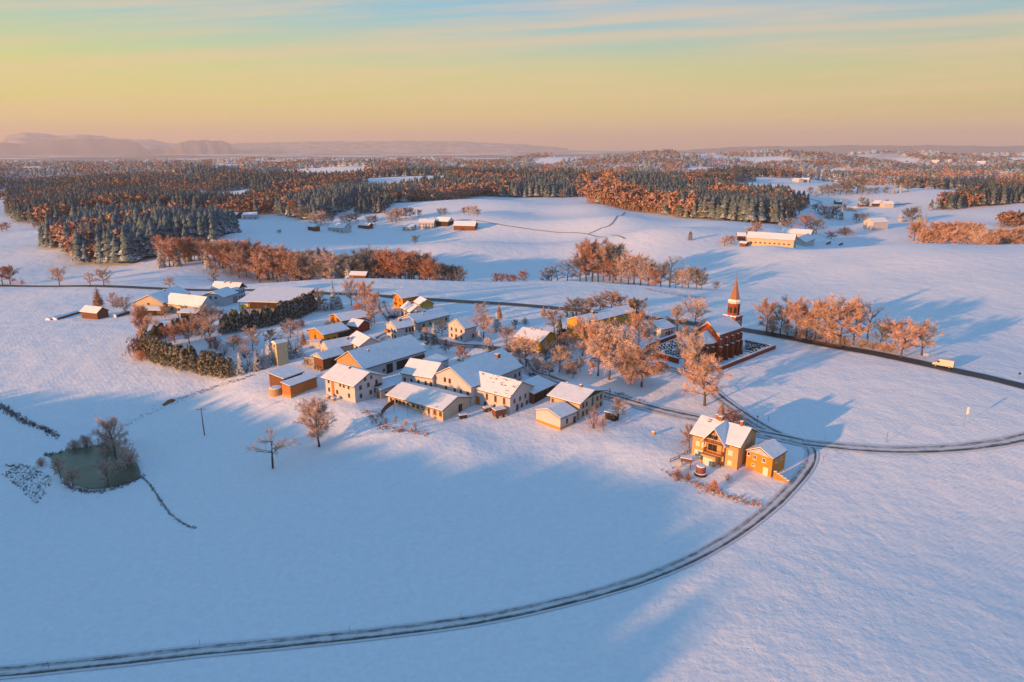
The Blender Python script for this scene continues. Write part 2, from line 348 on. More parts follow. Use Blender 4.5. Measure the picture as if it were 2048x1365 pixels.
# ------------------------------------------------------------------ mesh helpers
def mk(name, V, F, m, parent=None, mi=None, smooth=False):
    me = bpy.data.meshes.new(name)
    if isinstance(F, np.ndarray):
        V = np.asarray(V, np.float32); n = F.shape[1]
        me.vertices.add(len(V)); me.vertices.foreach_set('co', V.ravel())
        me.loops.add(F.size); me.loops.foreach_set('vertex_index', F.ravel().astype(np.int32))
        me.polygons.add(len(F)); me.polygons.foreach_set('loop_start', np.arange(0, F.size, n, dtype=np.int32))
        me.update(calc_edges=True)
        if mi is not None: me.polygons.foreach_set('material_index', np.asarray(mi, np.int32))
        if smooth: me.polygons.foreach_set('use_smooth', np.ones(len(F), bool))
    else:
        me.from_pydata([tuple(v) for v in V], [], F)
        if mi is not None:
            for p, i in zip(me.polygons, mi): p.material_index = i
        if smooth:
            for p in me.polygons: p.use_smooth = True
    for x in (m if isinstance(m, (list, tuple)) else [m]): me.materials.append(x)
    o = bpy.data.objects.new(name, me); COL.objects.link(o)
    if parent: o.parent = parent
    return o
class MB:
    def __init__(s): s.v = []; s.f = []; s.mi = []
    def add(s, V, F, mi=0):
        n = len(s.v); s.v += [tuple(v) for v in V]; s.f += [tuple(i + n for i in f) for f in F]; s.mi += [mi] * len(F); return s
    def box(s, x0, x1, y0, y1, z0, z1, mi=0):
        V = [(x, y, z) for z in (z0, z1) for y in (y0, y1) for x in (x0, x1)]
        return s.add(V, [(0, 2, 3, 1), (4, 5, 7, 6), (0, 1, 5, 4), (2, 6, 7, 3), (0, 4, 6, 2), (1, 3, 7, 5)], mi)
    def prism(s, poly, x0, x1, mi=0):
        """poly in (y,z), extruded along x"""
        n = len(poly); V = [(x0, y, z) for y, z in poly] + [(x1, y, z) for y, z in poly]
        F = [tuple(range(n))[::-1], tuple(range(n, 2 * n))] + [(i, (i + 1) % n, n + (i + 1) % n, n + i) for i in range(n)]
        return s.add(V, F, mi)
    def prismy(s, poly, y0, y1, mi=0):
        """poly in (x,z), extruded along y"""
        n = len(poly); V = [(x, y0, z) for x, z in poly] + [(x, y1, z) for x, z in poly]
        F = [tuple(range(n)), tuple(range(n, 2 * n))[::-1]] + [(i, n + i, n + (i + 1) % n, (i + 1) % n) for i in range(n)]
        return s.add(V, F, mi)
    def cyl(s, c, r0, r1, z0, z1, n=12, mi=0, ax='z'):
        V = []
        for z, r in ((z0, r0), (z1, r1)):
            for i in range(n):
                a = 2 * pi * i / n
                if ax == 'z': V.append((c[0] + r * cos(a), c[1] + r * sin(a), z))
                elif ax == 'x': V.append((z, c[0] + r * cos(a), c[1] + r * sin(a)))
                else: V.append((c[0] + r * cos(a), z, c[1] + r * sin(a)))
        F = [(i, (i + 1) % n, n + (i + 1) % n, n + i) for i in range(n)] + [tuple(range(n))[::-1], tuple(range(n, 2 * n))]
        return s.add(V, F, mi)
    def build(s, name, m, parent=None, smooth=False): return mk(name, s.v, s.f, m, parent, s.mi, smooth)
def tag(o, label=None, cat=None, group=None, kind=None):
    if label: o['label'] = label
    if cat: o['category'] = cat
    if group: o['group'] = group
    if kind: o['kind'] = kind
    return o
def empty(name, loc, rz=0):
    o = bpy.data.objects.new(name, None); COL.objects.link(o); o.location = loc; o.rotation_euler = (0, 0, rz)
    o.empty_display_size = .5; return o

# ------------------------------------------------------------------ ground sheet
def build_ground():
    th = np.concatenate([np.linspace(-180, -60, 40, endpoint=False), np.linspace(-60, -45, 30, endpoint=False),
                         np.arange(-45, 45, .17), np.linspace(45, 60, 30, endpoint=False), np.linspace(60, 180, 41)])
    rr = np.concatenate([[4, 20, 35, 50], np.exp(np.arange(math.log(60), math.log(900), .0062)),
                         np.exp(np.arange(math.log(900), math.log(27000), .012))])
    A, Rr = np.meshgrid(np.radians(th), rr); X = Rr * np.sin(A); Y = Rr * np.cos(A); Z = H(X, Y)
    V = np.stack([X, Y, Z], -1).reshape(-1, 3); nr, na = X.shape
    i = np.arange(nr - 1)[:, None] * na + np.arange(na - 1)[None]; i = i.ravel()
    F = np.stack([i, i + 1, i + 1 + na, i + na], 1)[:, ::-1]
    o = mk('snow_covered_ground', V, F, M_GROUND, smooth=True); o['kind'] = 'structure'; o['label'] = 'snow covered rolling fields'
    mk_c = np.arange(na - 1)
    return o
build_ground()

# ------------------------------------------------------------------ trees: prototypes
def tube(V, F, pts, r0, r1, n=5):
    base = len(V); m = len(pts)
    for k, p in enumerate(pts):
        r = r0 + (r1 - r0) * k / (m - 1)
        d = (pts[min(k + 1, m - 1)] - pts[max(k - 1, 0)]).normalized()
        a = d.orthogonal().normalized(); b = d.cross(a)
        for i in range(n):
            t = 2 * pi * i / n; q = p + a * (r * cos(t)) + b * (r * sin(t)); V.append(tuple(q))
    for k in range(m - 1):
        for i in range(n):
            F.append((base + k * n + i, base + k * n + (i + 1) % n, base + (k + 1) * n + (i + 1) % n, base + (k + 1) * n + i))
def deciduous(seed, spread=.42, trunk=.22, upright=.5, nl=9, tw=.055, droop=0.0, dens=1.0, split=1, gap=0.0):
    """unit-height bare tree, returns (trunk V,F), (crown V,F)"""
    rn = random.Random(seed); TV, TF, CV, CF = [], [], [], []
    def bend(p, d, ln, k, wob, dr=0):
        pts = [p.copy()]
        for i in range(k):
            d = (d + Vector((rn.uniform(-1, 1), rn.uniform(-1, 1), rn.uniform(-1, 1) - dr)) * wob).normalized()
            p = p + d * (ln / k); pts.append(p.copy())
        return pts, d
    tips = []
    for s in range(split):
        a = rn.uniform(0, 6.28); off = Vector((cos(a), sin(a), 0)) * (.02 * (split > 1))
        p0 = Vector((0, 0, -.02)) + off
        tp, _ = bend(p0, (Vector((0, 0, 1)) + off * 4).normalized(), trunk + .02, 3, .05)
        tube(TV, TF, tp, .026 / split ** .5, .02 / split ** .5, 7)
        lead, _ = bend(tp[-1], Vector((rn.uniform(-.1, .1), rn.uniform(-.1, .1), 1)), (1 - trunk) * .72, 5, .09)
        tube(TV, TF, lead, .018 / split ** .5, .003, 5)
        N1 = int(nl / split ** .5)
        for i in range(N1):
            f = ((i + rn.random() * .6) / N1) * .93
            q = tp[-1].lerp(lead[-1], 0) if f < .01 else lead[min(5, int(f * 5))]
            q = lead[int(f * 4.99)].lerp(lead[min(5, int(f * 4.99) + 1)], (f * 4.99) % 1)
            az = i * 2.4 + rn.uniform(-.4, .4)
            prof = math.sin(pi * min(1, (.22 + f * .74))) ** .7
            ln = spread * prof * rn.uniform(.85, 1.12)
            up = upright * (.35 + .9 * f)
            d = Vector((cos(az), sin(az), up)).normalized()
            lp, de = bend(q, d, ln * (1 + .35 * up), 5, .16, -.12 + droop)
            tube(TV, TF, lp, .010, .0025, 4)
            tips.append((lp, ln))
    for lp, ln in tips:
        dd = (lp[-1] - lp[0]).normalized()
        for j in range(int(11 * dens) + 1):
            f = (j + rn.random()) / (int(11 * dens) + 1) * .82 + .18; k = min(4, int(f * 5)); q = lp[k].lerp(lp[k + 1], min(1, f * 5 - k))
            d = (dd * .8 + Vector((rn.gauss(0, .55), rn.gauss(0, .55), rn.gauss(.25, .45)))).normalized()
            sp, de = bend(q, d, ln * rn.uniform(.28, .52), 3, .14, droop * 2)
            tube(CV, CF, sp, .0036, .0014, 3)
            if rn.random() < gap: continue
            for m in range(int(30 * dens) + 3):
                g = rn.random() ** .8; kk = min(2, int(g * 3)); w = sp[kk].lerp(sp[kk + 1], g * 3 - kk)
                e = (de * .8 + Vector((rn.gauss(0, .6), rn.gauss(0, .6), rn.gauss(.12 - droop * 4, .5)))).normalized()
                tl = tw * rn.uniform(.7, 1.7)
                sd_ = e.orthogonal().normalized(); sd_ = (Matrix.Rotation(rn.uniform(0, 6.3), 3, e) @ sd_) * (tl * rn.uniform(.022, .05))
                b = len(CV); w2 = w + e * tl; wm = w + e * (tl * .55)
                CV.extend([tuple(w), tuple(wm + sd_), tuple(w2), tuple(wm - sd_)]); CF.append((b, b + 1, b + 2, b + 3))
    return (TV, TF), (CV, CF)
def conifer(seed, width=.17, levels=17, base=.06, droop=.35):
    rn = random.Random(seed); TV, TF, CV, CF = [], [], [], []
    tube(TV, TF, [Vector((0, 0, -.02)), Vector((0, 0, .5)), Vector((0, 0, .98))], .018, .002, 6)
    for k in range(levels):
        f = k / (levels - 1); z = base + (1 - base) * f ** .95 * .97; rad = width * (1 - f) ** .8 + .008
        nb = max(5, int(13 * (1 - f) + 4))
        for i in range(nb):
            a = 2 * pi * (i + rn.random() * .7) / nb + k; ln = rad * rn.uniform(.75, 1.15)
            u = Vector((cos(a), sin(a), 0)); s = Vector((-sin(a), cos(a), 0)); w = ln * .30 + .006
            pts = [(0, .012), (.5, .004 - droop * .12 * ln / .17), (1, -droop * .32 * ln / .17)]
            zz = z + rn.uniform(-.01, .01); b = len(CV)
            for (g, dz), ww in zip(pts, (.25, 1, .15)):
                for sg in (-1, 1):
                    CV.append(tuple(u * (ln * g) + s * (sg * w * ww * rn.uniform(.8, 1.2)) + Vector((0, 0, zz + dz - (.012 if ww == 1 else 0) * 1))))
            CF += [(b, b + 1, b + 3, b + 2), (b + 2, b + 3, b + 5, b + 4)]
            for q in range(3):       # hanging side sprigs
                g = rn.uniform(.35, .95); o = u * (ln * g) + Vector((0, 0, zz - droop * .2 * g * ln / .17)); sg = rn.choice((-1, 1))
                e = (s * sg + u * .5 + Vector((0, 0, -.6))).normalized() * (w * 1.5); c = len(CV)
                CV.extend([tuple(o), tuple(o + e * .5 + u * w * .35), tuple(o + e), tuple(o + e * .5 - u * w * .35)]); CF.append((c, c + 1, c + 2, c + 3))
    return (TV, TF), (CV, CF)
def shrub(seed, n=900, flat=1.0):
    rn = random.Random(seed); TV, TF, CV, CF = [], [], [], []
    for i in range(9):
        a = rn.uniform(0, 6.3); d = Vector((cos(a) * .5, sin(a) * .5, 1))
        tube(TV, TF, [Vector((0, 0, -.03)), d * .35, d * .75], .018, .004, 4)
    for i in range(n):
        a = rn.uniform(0, 6.3); el = rn.uniform(-.1, 1.5); rr = rn.random() ** .45
        lump = 1 + .22 * sin(a * 3 + seed) * cos(el * 4 + seed)
        p = Vector((cos(a) * cos(el) * .52 * rr, sin(a) * cos(el) * .52 * rr, (.12 + sin(max(el, 0)) * .80 * rr) * flat)) * lump
        e = (p.normalized() + Vector((rn.gauss(0, .6), rn.gauss(0, .6), rn.gauss(.3, .5)))).normalized() * rn.uniform(.07, .16)
        s = e.orthogonal().normalized() * rn.uniform(.008, .02); b = len(CV)
        CV.extend([tuple(p), tuple(p + e * .5 + s), tuple(p + e), tuple(p + e * .5 - s)]); CF.append((b, b + 1, b + 2, b + 3))
    return (TV, TF), (CV, CF)
def thuja(seed, n=750):
    rn = random.Random(seed); TV, TF, CV, CF = [], [], [], []
    tube(TV, TF, [Vector((0, 0, -.03)), Vector((0, 0, .9))], .02, .004, 5)
    for i in range(n):
        a = rn.uniform(0, 6.3); z = rn.random() ** .9 * .94; rad = .20 * (1 - (z) ** 2.6) * rn.uniform(.72, 1.05)
        p = Vector((cos(a) * rad, sin(a) * rad, z)); e = Vector((cos(a) * .45, sin(a) * .45, 1)).normalized() * rn.uniform(.04, .09)
        s = Vector((-sin(a), cos(a), rn.uniform(-.5, .5))) * rn.uniform(.012, .03); b = len(CV)
        CV.extend([tuple(p - s * .5), tuple(p + s * .6), tuple(p + e + s * .4), tuple(p + e - s * .4)]); CF.append((b, b + 1, b + 2, b + 3))
    return (TV, TF), (CV, CF)

PROTO = {}
def reg(key, data, fol, tmat=None, nm=('trunk', 'crown')):
    (tv, tf), (cv, cf) = data
    a = bpy.data.meshes.new(key + '_trunk'); a.from_pydata(tv, [], tf); a.materials.append(tmat or M_TRUNK)
    for p in a.polygons: p.use_smooth = True
    c = bpy.data.meshes.new(key + '_crown'); c.from_pydata(cv, [], cf); c.materials.append(fol)
    PROTO[key] = (a, c, nm)
for i in range(4):
    d_ = deciduous(10 + i, .36 + .02 * i, .17, .95, 14, .062); reg('round%d' % i, d_, F_FROST); reg('russet%d' % i, d_, F_RED); reg('dark%d' % i, d_, F_DARK); reg('gold%d' % i, d_, F_GOLD)
for i in range(2):
    reg('tall%d' % i, deciduous(30 + i, .27, .16, .95, 13, .05), F_FROST)
    reg('open%d' % i, deciduous(40 + i, .34, .2, .7, 9, .05, dens=.75, gap=.35), F_DARK)
reg('fan', deciduous(51, .34, .14, 1.7, 22, .055, dens=1.0, split=2), F_FROST)
reg('sparse', deciduous(52, .50, .32, .45, 8, .06, dens=.8, split=2, gap=.45), F_FROST)
reg('poplar', deciduous(53, .24, .05, 2.4, 18, .05, split=3), F_GOLD)
reg('weeping', deciduous(54, .46, .22, .5, 14, .075, droop=.22, dens=1.2), F_GOLD)
reg('weeping1', deciduous(55, .42, .18, .6, 13, .075, droop=.14, dens=1.2), F_FROST)
reg('larch', conifer(60, .17, 14, .16, .2), F_GOLD)
reg('ball', deciduous(61, .62, .45, .12, 13, .09), F_DARK)
for i in range(3): reg('spruce%d' % i, conifer(70 + i, .17 + .02 * i, 17), F_CON)
for i in range(2): reg('frostspruce%d' % i, conifer(75 + i, .20, 15), F_CONF)
for i in range(2): reg('bush%d' % i, shrub(80 + i), F_FROST, nm=('stem', 'foliage')); reg('rbush%d' % i, shrub(84 + i), F_RED, nm=('stem', 'foliage'))
reg('thuja', thuja(90), F_THUJA, nm=('stem', 'foliage'))
NT = [0]
def tree(key, p, hm, wide=1.0, label=None, cat=None, group=None, name=None, leaf=None):
    a, c, nm = PROTO[key]
    if name is None:
        name = {'spruce': 'spruce_tree', 'frosts': 'spruce_tree', 'larch': 'larch_tree', 'poplar': 'poplar_tree', 'weepin': 'weeping_tree', 'bush0': 'bush', 'bush1': 'bush', 'rbush0': 'bush', 'rbush1': 'bush', 'thuja': 'thuja_shrub', 'ball': 'ball_tree'}.get(key[:6], 'bare_tree')
    cat = cat or {'bush': 'bush', 'thuja_shrub': 'shrub'}.get(name, 'tree')
    r = empty(name, p, random.uniform(0, 6.28)); r.scale = (hm * wide, hm * wide, hm)
    for n, me in zip(nm, (a, c)):
        o = bpy.data.objects.new(n, me); COL.objects.link(o); o.parent = r
    tag(r, label, cat, group); NT[0] += 1; return r
def T(key, px, py, hpx, label, wide=1.0, group=None, **kw):
    p = at(px, py); return tree(key, p, hpx * mpp(p) / cos(PITCH) * 1.03, wide, label, group=group, **kw)

# single trees, from the front to the back (photo pixel of the foot, height in pixels)
T('fan', 640, 893, 92, 'large frosted bare tree with fan shaped crown standing alone in the front field')
T('sparse', 545, 937, 78, 'small gnarled two stemmed tree with sparse branches alone in the shaded front field')
T('round0', 232, 918, 84, 'tallest bushy frosted tree at the back of the pond, its top in the sun', .8)
T('bush0', 216, 898, 30, 'broad frosted bush beside the tallest tree behind the pond', 1.2)
T('bush1', 258, 934, 44, 'frosted bush at the right end of the pond', .9)
T('round1', 217, 966, 50, 'pale frosted small tree on the front bank of the pond')
T('round2', 122, 958, 42, 'pale frosted bush on the left front bank of the pond', .8)
T('round3', 146, 972, 34, 'smaller frosted bush next to the pale bush on the front bank of the pond', 1.0)
T('bush0', 150, 900, 20, 'low grey bush on the far bank of the pond, left one', 1.2)
T('bush1', 172, 895, 24, 'low dark bush on the far bank of the pond, right one', 1.1)
T('bush1', 84, 934, 18, 'round little bush left of the pond', 1.0)
T('gold1', 1409, 812, 100, 'big round frosted tree beside the lane bend in front of the churchyard', 1.05)
T('tall1', 1388, 768, 108, 'tall frosted tree behind the big round tree at the churchyard corner', .8)
T('tall0', 1369, 740, 98, 'slim frosted tree in front of the church apse', .8)
T('weeping', 1283, 774, 86, 'weeping frosted tree with drooping pale twigs below the churchyard wall')
T('weeping1', 1262, 768, 70, 'second weeping frosted tree, left of the larger weeping one', .9)
T('gold0', 1276, 704, 82, 'tall open frosted tree rising behind the weeping tree', .8)
T('weeping1', 1218, 760, 118, 'huge frosted tree with twin trunks above the village green', .72)
T('gold2', 1196, 752, 106, 'large frosted tree just left of the twin trunked one on the village green', .72)
T('gold3', 1165, 712, 72, 'frosted tree on the left edge of the clump above the village green', 1.0)
T('round2', 1052, 735, 62, 'frosted bare tree between the big blue roof and the yellow house')
T('round1', 1040, 727, 50, 'smaller frosted tree left of the one by the yellow house', .9)
T('round0', 1119, 744, 52, 'frosted park tree with a leaning trunk right of the yellow house', .9)
T('bush0', 1075, 742, 26, 'low frosted tree near the blue play equipment', 1.2, name='bare_tree')
T('dark1', 1099, 753, 32, 'gnarled little tree right of the blue play equipment', 1.2)
T('dark2', 1146, 757, 36, 'little snowy tree with thick trunk in the middle of the park', .9)
T('dark0', 1092, 728, 30, 'thin frosted tree at the upper edge of the park', .9)
T('dark3', 1134, 730, 32, 'thin frosted tree in the upper right of the park', .9)
T('rbush0', 1128, 700, 34, 'frosted bush behind the park at the yellow house', 1.2)
T('round3', 1236, 841, 42, 'small round frosted tree right of the green gabled house', .95)
T('rbush1', 1187, 858, 42, 'frosted tall bush in front of the green gabled house', .75)
T('tall1', 1207, 863, 28, 'young frosted sapling in front of the small garden shed', .9)
T('gold3', 1378, 897, 44, 'frosted garden tree left of the apricot house', 1.0)
T('larch', 1441, 842, 42, 'frosted larch behind the apricot house', 1.3)
T('rbush0', 1462, 845, 26, 'frosted garden bushes behind the apricot house', 2.0, name='bush')
T('tall0', 1478, 848, 26, 'young sapling at the lane behind the apricot house', .8)
T('rbush1', 1354.5, 955, 19, 'leftmost little bush on the bank in front of the apricot house')
T('rbush0', 1375.6, 961, 16, 'second little bush on the bank in front of the apricot house')
T('rbush1', 1426, 984, 24, 'third and largest bush on the stony bank before the apricot house')
T('bush0', 1455, 961, 15, 'tiny garden bush on the lawn before the apricot house', 1.3)
T('round2', 1389, 657, 57, 'round frosted tree left of the church roof, right one of a pair', 1.1)
T('round0', 1354, 662, 48, 'round frosted tree left of the church roof, left one of a pair', 1.05)
T('dark1', 1272, 642, 44, 'bushy half shaded tree at the far end of the long orange building', 1.2)
T('gold1', 1262, 640, 40, 'frosted tree behind the far end of the long orange building')
T('gold2', 1232, 655, 30, 'frosted tree in front of the long orange building', 1.3)
T('rbush0', 1225, 660, 24, 'frosted bush in front of the long orange building', 1.6)
T('rbush1', 1150, 672, 30, 'frosted bush at the corner of the long orange building', 1.2)
T('round1', 1108, 666, 46, 'frosted tree with fan crown left of the long orange building', .95)
T('thuja', 1119, 690, 50, 'slim dark columnar conifer by the yellow house', .62, name='columnar_conifer', cat='tree')
T('larch', 1087, 634, 24, 'little frosted conifer by the country road above the yellow house', 1.3)
for i, (x, y, h, k) in enumerate([(1135, 632, 22, 'dark2'), (1152, 630, 34, 'dark1'), (1163, 629, 30, 'round1'), (1180, 626, 30, 'gold0'), (1200, 624, 34, 'round3'), (1222, 622, 38, 'gold2'), (1240, 620, 28, 'round2')]):
    T(k, x, y, h, 'frosted bush in the row behind the long orange building', 1.3, 'bushes behind the long orange building', name='bush', cat='bush')
T('round2', 1013, 692, 38, 'small round frosted tree in the garden beside the yellow house', 1.0)
T('rbush1', 1022, 700, 14, 'low bush in the garden island left of the yellow house', 1.5)
T('gold2', 967, 676, 46, 'round frosted tree touching the white gable house', 1.05)
T('round3', 963, 636, 28, 'frosted tree with pale crown behind the white gable house', 1.2)
T('spruce1', 994, 662, 40, 'dark garden spruce in the middle of the village', 1.4)
T('larch', 998, 640, 34, 'frosted larch behind the dark garden spruce', 1.2)
T('spruce0', 959, 682, 26, 'dark spruce at the foot of the white gable house', 1.3)
T('frostspruce0', 868, 676, 34, 'dark spruce below the long blue roof', 1.1)
T('dark2', 884, 672, 28, 'dark garden tree below the long blue roof', 1.1)
T('dark0', 1030, 658, 18, 'dark shrub at the back of the gardens', 1.3)
T('dark1', 984, 712, 22, 'small dark tree above the big blue roof', 1.2)
T('spruce2', 978, 700, 18, 'snowy little spruce above the big blue roof', 1.6)
T('gold0', 926, 727, 34, 'frosted tree glowing in the sun between the barns', 1.25)
T('ball', 861, 698, 16, 'clipped ball headed tree on the square, left one')
T('ball', 892, 706, 18, 'clipped ball headed tree on the square, right one')
T('rbush0', 793, 635, 18, 'russet bush beside the village street', 1.5)
T('round3', 703, 612, 50, 'tall frosted birch near the main road, leftmost of three', .7)
T('gold1', 730, 622, 58, 'tall frosted birch in the middle of three at the village street', .8)
T('gold2', 749, 648, 62, 'frosted birch at the street curve, nearest of three', .62)
T('rbush1', 716, 622, 16, 'frosted bush between the birches', 1.6)
T('spruce0', 668, 619, 58, 'tall slim dark spruce beside the hedge', .85)
T('frostspruce1', 678, 618, 34, 'broad snowy spruce next to the tall slim spruce', 1.5)
T('round0', 641, 619, 38, 'frosted tree at the end of the dark hedge', 1.0)
T('rbush0', 652, 622, 18, 'frosted bush at the foot of the tall spruce', 1.5)
T('bush0', 629, 622, 16, 'frosted bush at the hedge end', 1.5)
T('round1', 504, 616, 22, 'small frosted tree before the low machinery barn', .9)
T('round2', 572, 609, 14, 'small frosted tree by the round silo', 1.0)
T('round3', 340, 577, 22, 'little frosted tree at the road behind the left farm', 1.1)
T('larch', 198, 614, 42, 'frosted larch behind the small left shed', 1.5)
T('tall1', 226, 614, 30, 'frosted young tree right of the larch', 1.0)
T('round3', 250, 627, 33, 'frosted tree with wide crown near the small left shed', 1.1)
T('bush0', 234, 616, 14, 'frosted bush between the small trees by the left shed', 1.2)
T('poplar', 288, 684, 74, 'tall upright frosted poplar at the left end of the thuja hedge', .85)
T('rbush1', 277, 712, 38, 'russet bush at the foot of the poplar', 1.1)
T('rbush0', 283, 722, 20, 'low russet bush in front of the poplar', 1.3)
T('gold1', 330, 636, 24, 'frosted orchard tree before the left farm', 1.3)
T('round0', 421, 696, 82, 'largest frosted tree inside the hedged garden', .85)
T('round1', 411, 680, 50, 'frosted tree behind the largest one in the hedged garden', .9)
T('gold3', 379, 688, 46, 'golden frosted tree in the hedged garden', .9)
T('russet1', 350, 686, 38, 'russet frosted tree in the hedged garden, second from left', 1.1)
T('russet2', 332, 684, 30, 'russet frosted tree in the hedged garden, leftmost', 1.0)
T('russet0', 366, 670, 30, 'russet frosted tree at the back of the hedged garden', 1.0)
T('dark2', 440, 650, 30, 'dark bare tree at the left end of the upper hedge', 1.0)
T('round3', 506, 702, 46, 'pink frosted tree behind the dark spruces', .9)
T('bush1', 490, 716, 26, 'pink frosted bush left of the pink tree', 1.4)
T('dark0', 541, 690, 30, 'dim bare tree left of the cream tower', 1.1)
T('round1', 581, 676, 37, 'frosted tree behind the cream tower', 1.0)
for i, (x, y, h, k, w) in enumerate([(482, 748, 48, 'frostspruce0', 1.3), (500, 742, 36, 'frostspruce1', 1.3), (516, 740, 46, 'frostspruce1', 1.2), (541, 727, 54, 'frostspruce0', 1.2), (529, 735, 40, 'spruce1', 1.4)]):
    T(k, x, y, h, ['leftmost snowy spruce at the track', 'low snowy spruce second from left at the track', 'snowy spruce in the middle of the row at the track', 'snowy spruce touching the left side of the cream tower', 'dark spruce just left of the cream tower'][i], w)
for i, (x, y, h, k, w) in enumerate([(580, 716, 44, 'spruce1', 1.4), (598, 712, 42, 'frostspruce1', 1.5), (607, 690, 28, 'larch', 1.4)]):
    T(k, x, y, h, ['dark spruce right of the cream tower', 'snowy broad spruce between cream tower and orange barn', 'reddish conifer beside the orange barn'][i], w)
T('rbush1', 618, 732, 20, 'red frosted bush before the brown wooden shed', 1.1)
T('rbush0', 455, 748, 22, 'red tinted bush at the right end of the thuja hedge', 1.0)
# trees along the country road on the left
for x, y, h, k, lb in [(5, 569, 36, 'russet1', 'frosted roadside tree at the left edge of the picture'), (21, 569, 35, 'russet0', 'frosted roadside tree second from the left edge'),
                       (119, 571, 35, 'round1', 'frosted roadside tree with broad crown, third along the left road'), (181, 571, 28, 'tall0', 'slim frosted roadside tree, fourth along the left road'),
                       (208, 572, 33, 'round2', 'frosted roadside tree, fifth along the left road'), (44, 569, 9, 'rbush0', 'tiny bush at the left road')]:
    T(k, x, y, h, lb, 1.1)
# row right of the church
row = [(1533, 665, 61, 'gold0', 1.0, 'first tree of the row right of the church'), (1560, 670, 56, 'gold2', 1.0, 'second tree of the row right of the church'),
       (1591, 676, 80, 'gold1', .8, 'tall pale tree, third of the row right of the church'), (1612, 678, 62, 'gold3', 1.0, 'fourth tree of the row right of the church'),
       (1629, 682, 80, 'gold0', .85, 'dense tree in the middle of the row right of the church'), (1651, 688, 78, 'round3', .9, 'sixth tree of the row right of the church'),
       (1679, 693, 94, 'gold2', 1.05, 'largest tree of the row, with spreading crown above the dark road'), (1706, 690, 80, 'round0', .85, 'tree behind the right shoulder of the largest row tree'),
       (1734, 684, 76, 'open0', 1.05, 'open dark branched tree at the right end of the long row'), (1760, 692, 46, 'dark3', .9, 'small dark tree in the gap after the long row'),
       (1790, 690, 48, 'russet1', 1.2, 'russet tree behind the golden tree at the road'), (1802, 716, 66, 'gold3', 1.12, 'golden round tree standing at the road edge'),
       (1843, 711, 70, 'round1', 1.1, 'last tree of the row, standing left of the white van')]
for x, y, h, k, w, lb in row: T(k, x, y, h, 'frosted ' + lb, w)
for i, x in enumerate([1545, 1575, 1600, 1620, 1640, 1665, 1690, 1722, 1745, 1768, 1780]):
    T('bush%d' % (i % 2), x, 664 + (x - 1533) * .17 - 1, 17, 'low frosted undergrowth bush beneath the row of trees right of the church', 1.7, 'undergrowth bushes beneath the row of trees')
# trees in the dip behind the village
dip = [(1092, 409, 30, 'dark1'), (1103, 409, 36, 'open1'), (1114, 408, 42, 'open0'), (1135, 408, 50, 'open1'), (1160, 412, 48, 'dark2'), (1172, 410, 66, 'russet0'),
       (1184, 412, 78, 'russet1'), (1196, 410, 68, 'round2'), (1206, 414, 44, 'round0'), (1219, 410, 66, 'dark1'), (1231, 412, 68, 'dark0'), (1226, 403, 46, 'russet2'), (1242, 404, 50, 'dark3'),
       (1257, 392, 52, 'round1'), (1268, 396, 54, 'gold0'), (1281, 388, 54, 'round3'), (1296, 386, 50, 'round0'), (1311, 373, 34, 'russet3'), (1322, 378, 48, 'dark2'),
       (1340, 372, 66, 'open0'), (1352, 368, 34, 'dark0'), (1365, 362, 34, 'round2'), (1377, 356, 42, 'round1'), (1393, 350, 40, 'dark1'), (1404, 352, 28, 'dark3'), (1434, 349, 16, 'dark2')]
for i, (px, Y, h, k) in enumerate(dip):
    p = atY(px, Y + (26 if px < 1290 else 8)); hm = h * mpp(p) * 1.12
    lb = {'open': 'open dark branched tree in the dip behind the village', 'dark': 'dark shaded bare tree in the dip behind the village', 'russ': 'russet tree catching the sun in the dip behind the village'}.get(k[:4], 'pale frosted tree in the dip behind the village')
    if px == 1434: lb = 'lone little tree just left of the church spire'
    if px == 1340: lb = 'tallest open crowned tree at the right of the trees in the dip'
    tree(k, p, hm, 1.0, lb, group=None if px in (1434, 1340) else 'trees in the dip behind the village')
for px, h in [(992, 18), (1004, 18), (1019, 16), (1029, 15), (1046, 21)]:
    p = atY(px, 412); tree('russet%d' % (px % 4), p, h * mpp(p) * 1.35, 1.0, 'small russet tree in the short row behind the village', group='short row of small russet trees')
# the grove behind the crest
rg = random.Random(3)
def grove(x0, x1, n, Y0, Y1, kinds, hr, label, group, wide=(.9, 1.15)):
    for i in range(n):
        px = x0 + (x1 - x0) * (i + rg.uniform(.1, .9)) / n; Y = rg.uniform(Y0, Y1)
        p = atY(px, Y); k = rg.choice(kinds); f = (px - x0) / (x1 - x0)
        tree(k, p, rg.uniform(*hr[0]) * (1 - f) + rg.uniform(*hr[1]) * f, rg.uniform(*wide), label[0 if not ('spruce' in k) else 1], group=group)
LG = ('frosted deciduous tree in the grove behind the village crest', 'dark spruce in the grove behind the village crest')
grove(432, 615, 26, 425, 470, ['gold0', 'gold1', 'russet2', 'round1', 'gold3', 'russet0'], ((17, 21), (19, 23)), LG, 'grove behind the village crest')
grove(600, 765, 30, 425, 480, ['spruce0', 'spruce1', 'russet1', 'dark1', 'spruce2', 'dark2', 'round1'], ((17, 21), (17, 21)), LG, 'grove behind the village crest')
grove(760, 860, 15, 415, 450, ['russet1', 'russet0', 'gold0', 'russet3'], ((19, 22), (17, 19)), LG, 'grove behind the village crest')
grove(850, 932, 12, 405, 425, ['russet2', 'dark0', 'russet1', 'open1'], ((15, 17), (9, 11)), LG, 'grove behind the village crest', (.8, 1.0))
T('tall0', 428, 570, 32, 'slim frosted tree at the left foot of the grove', .9)
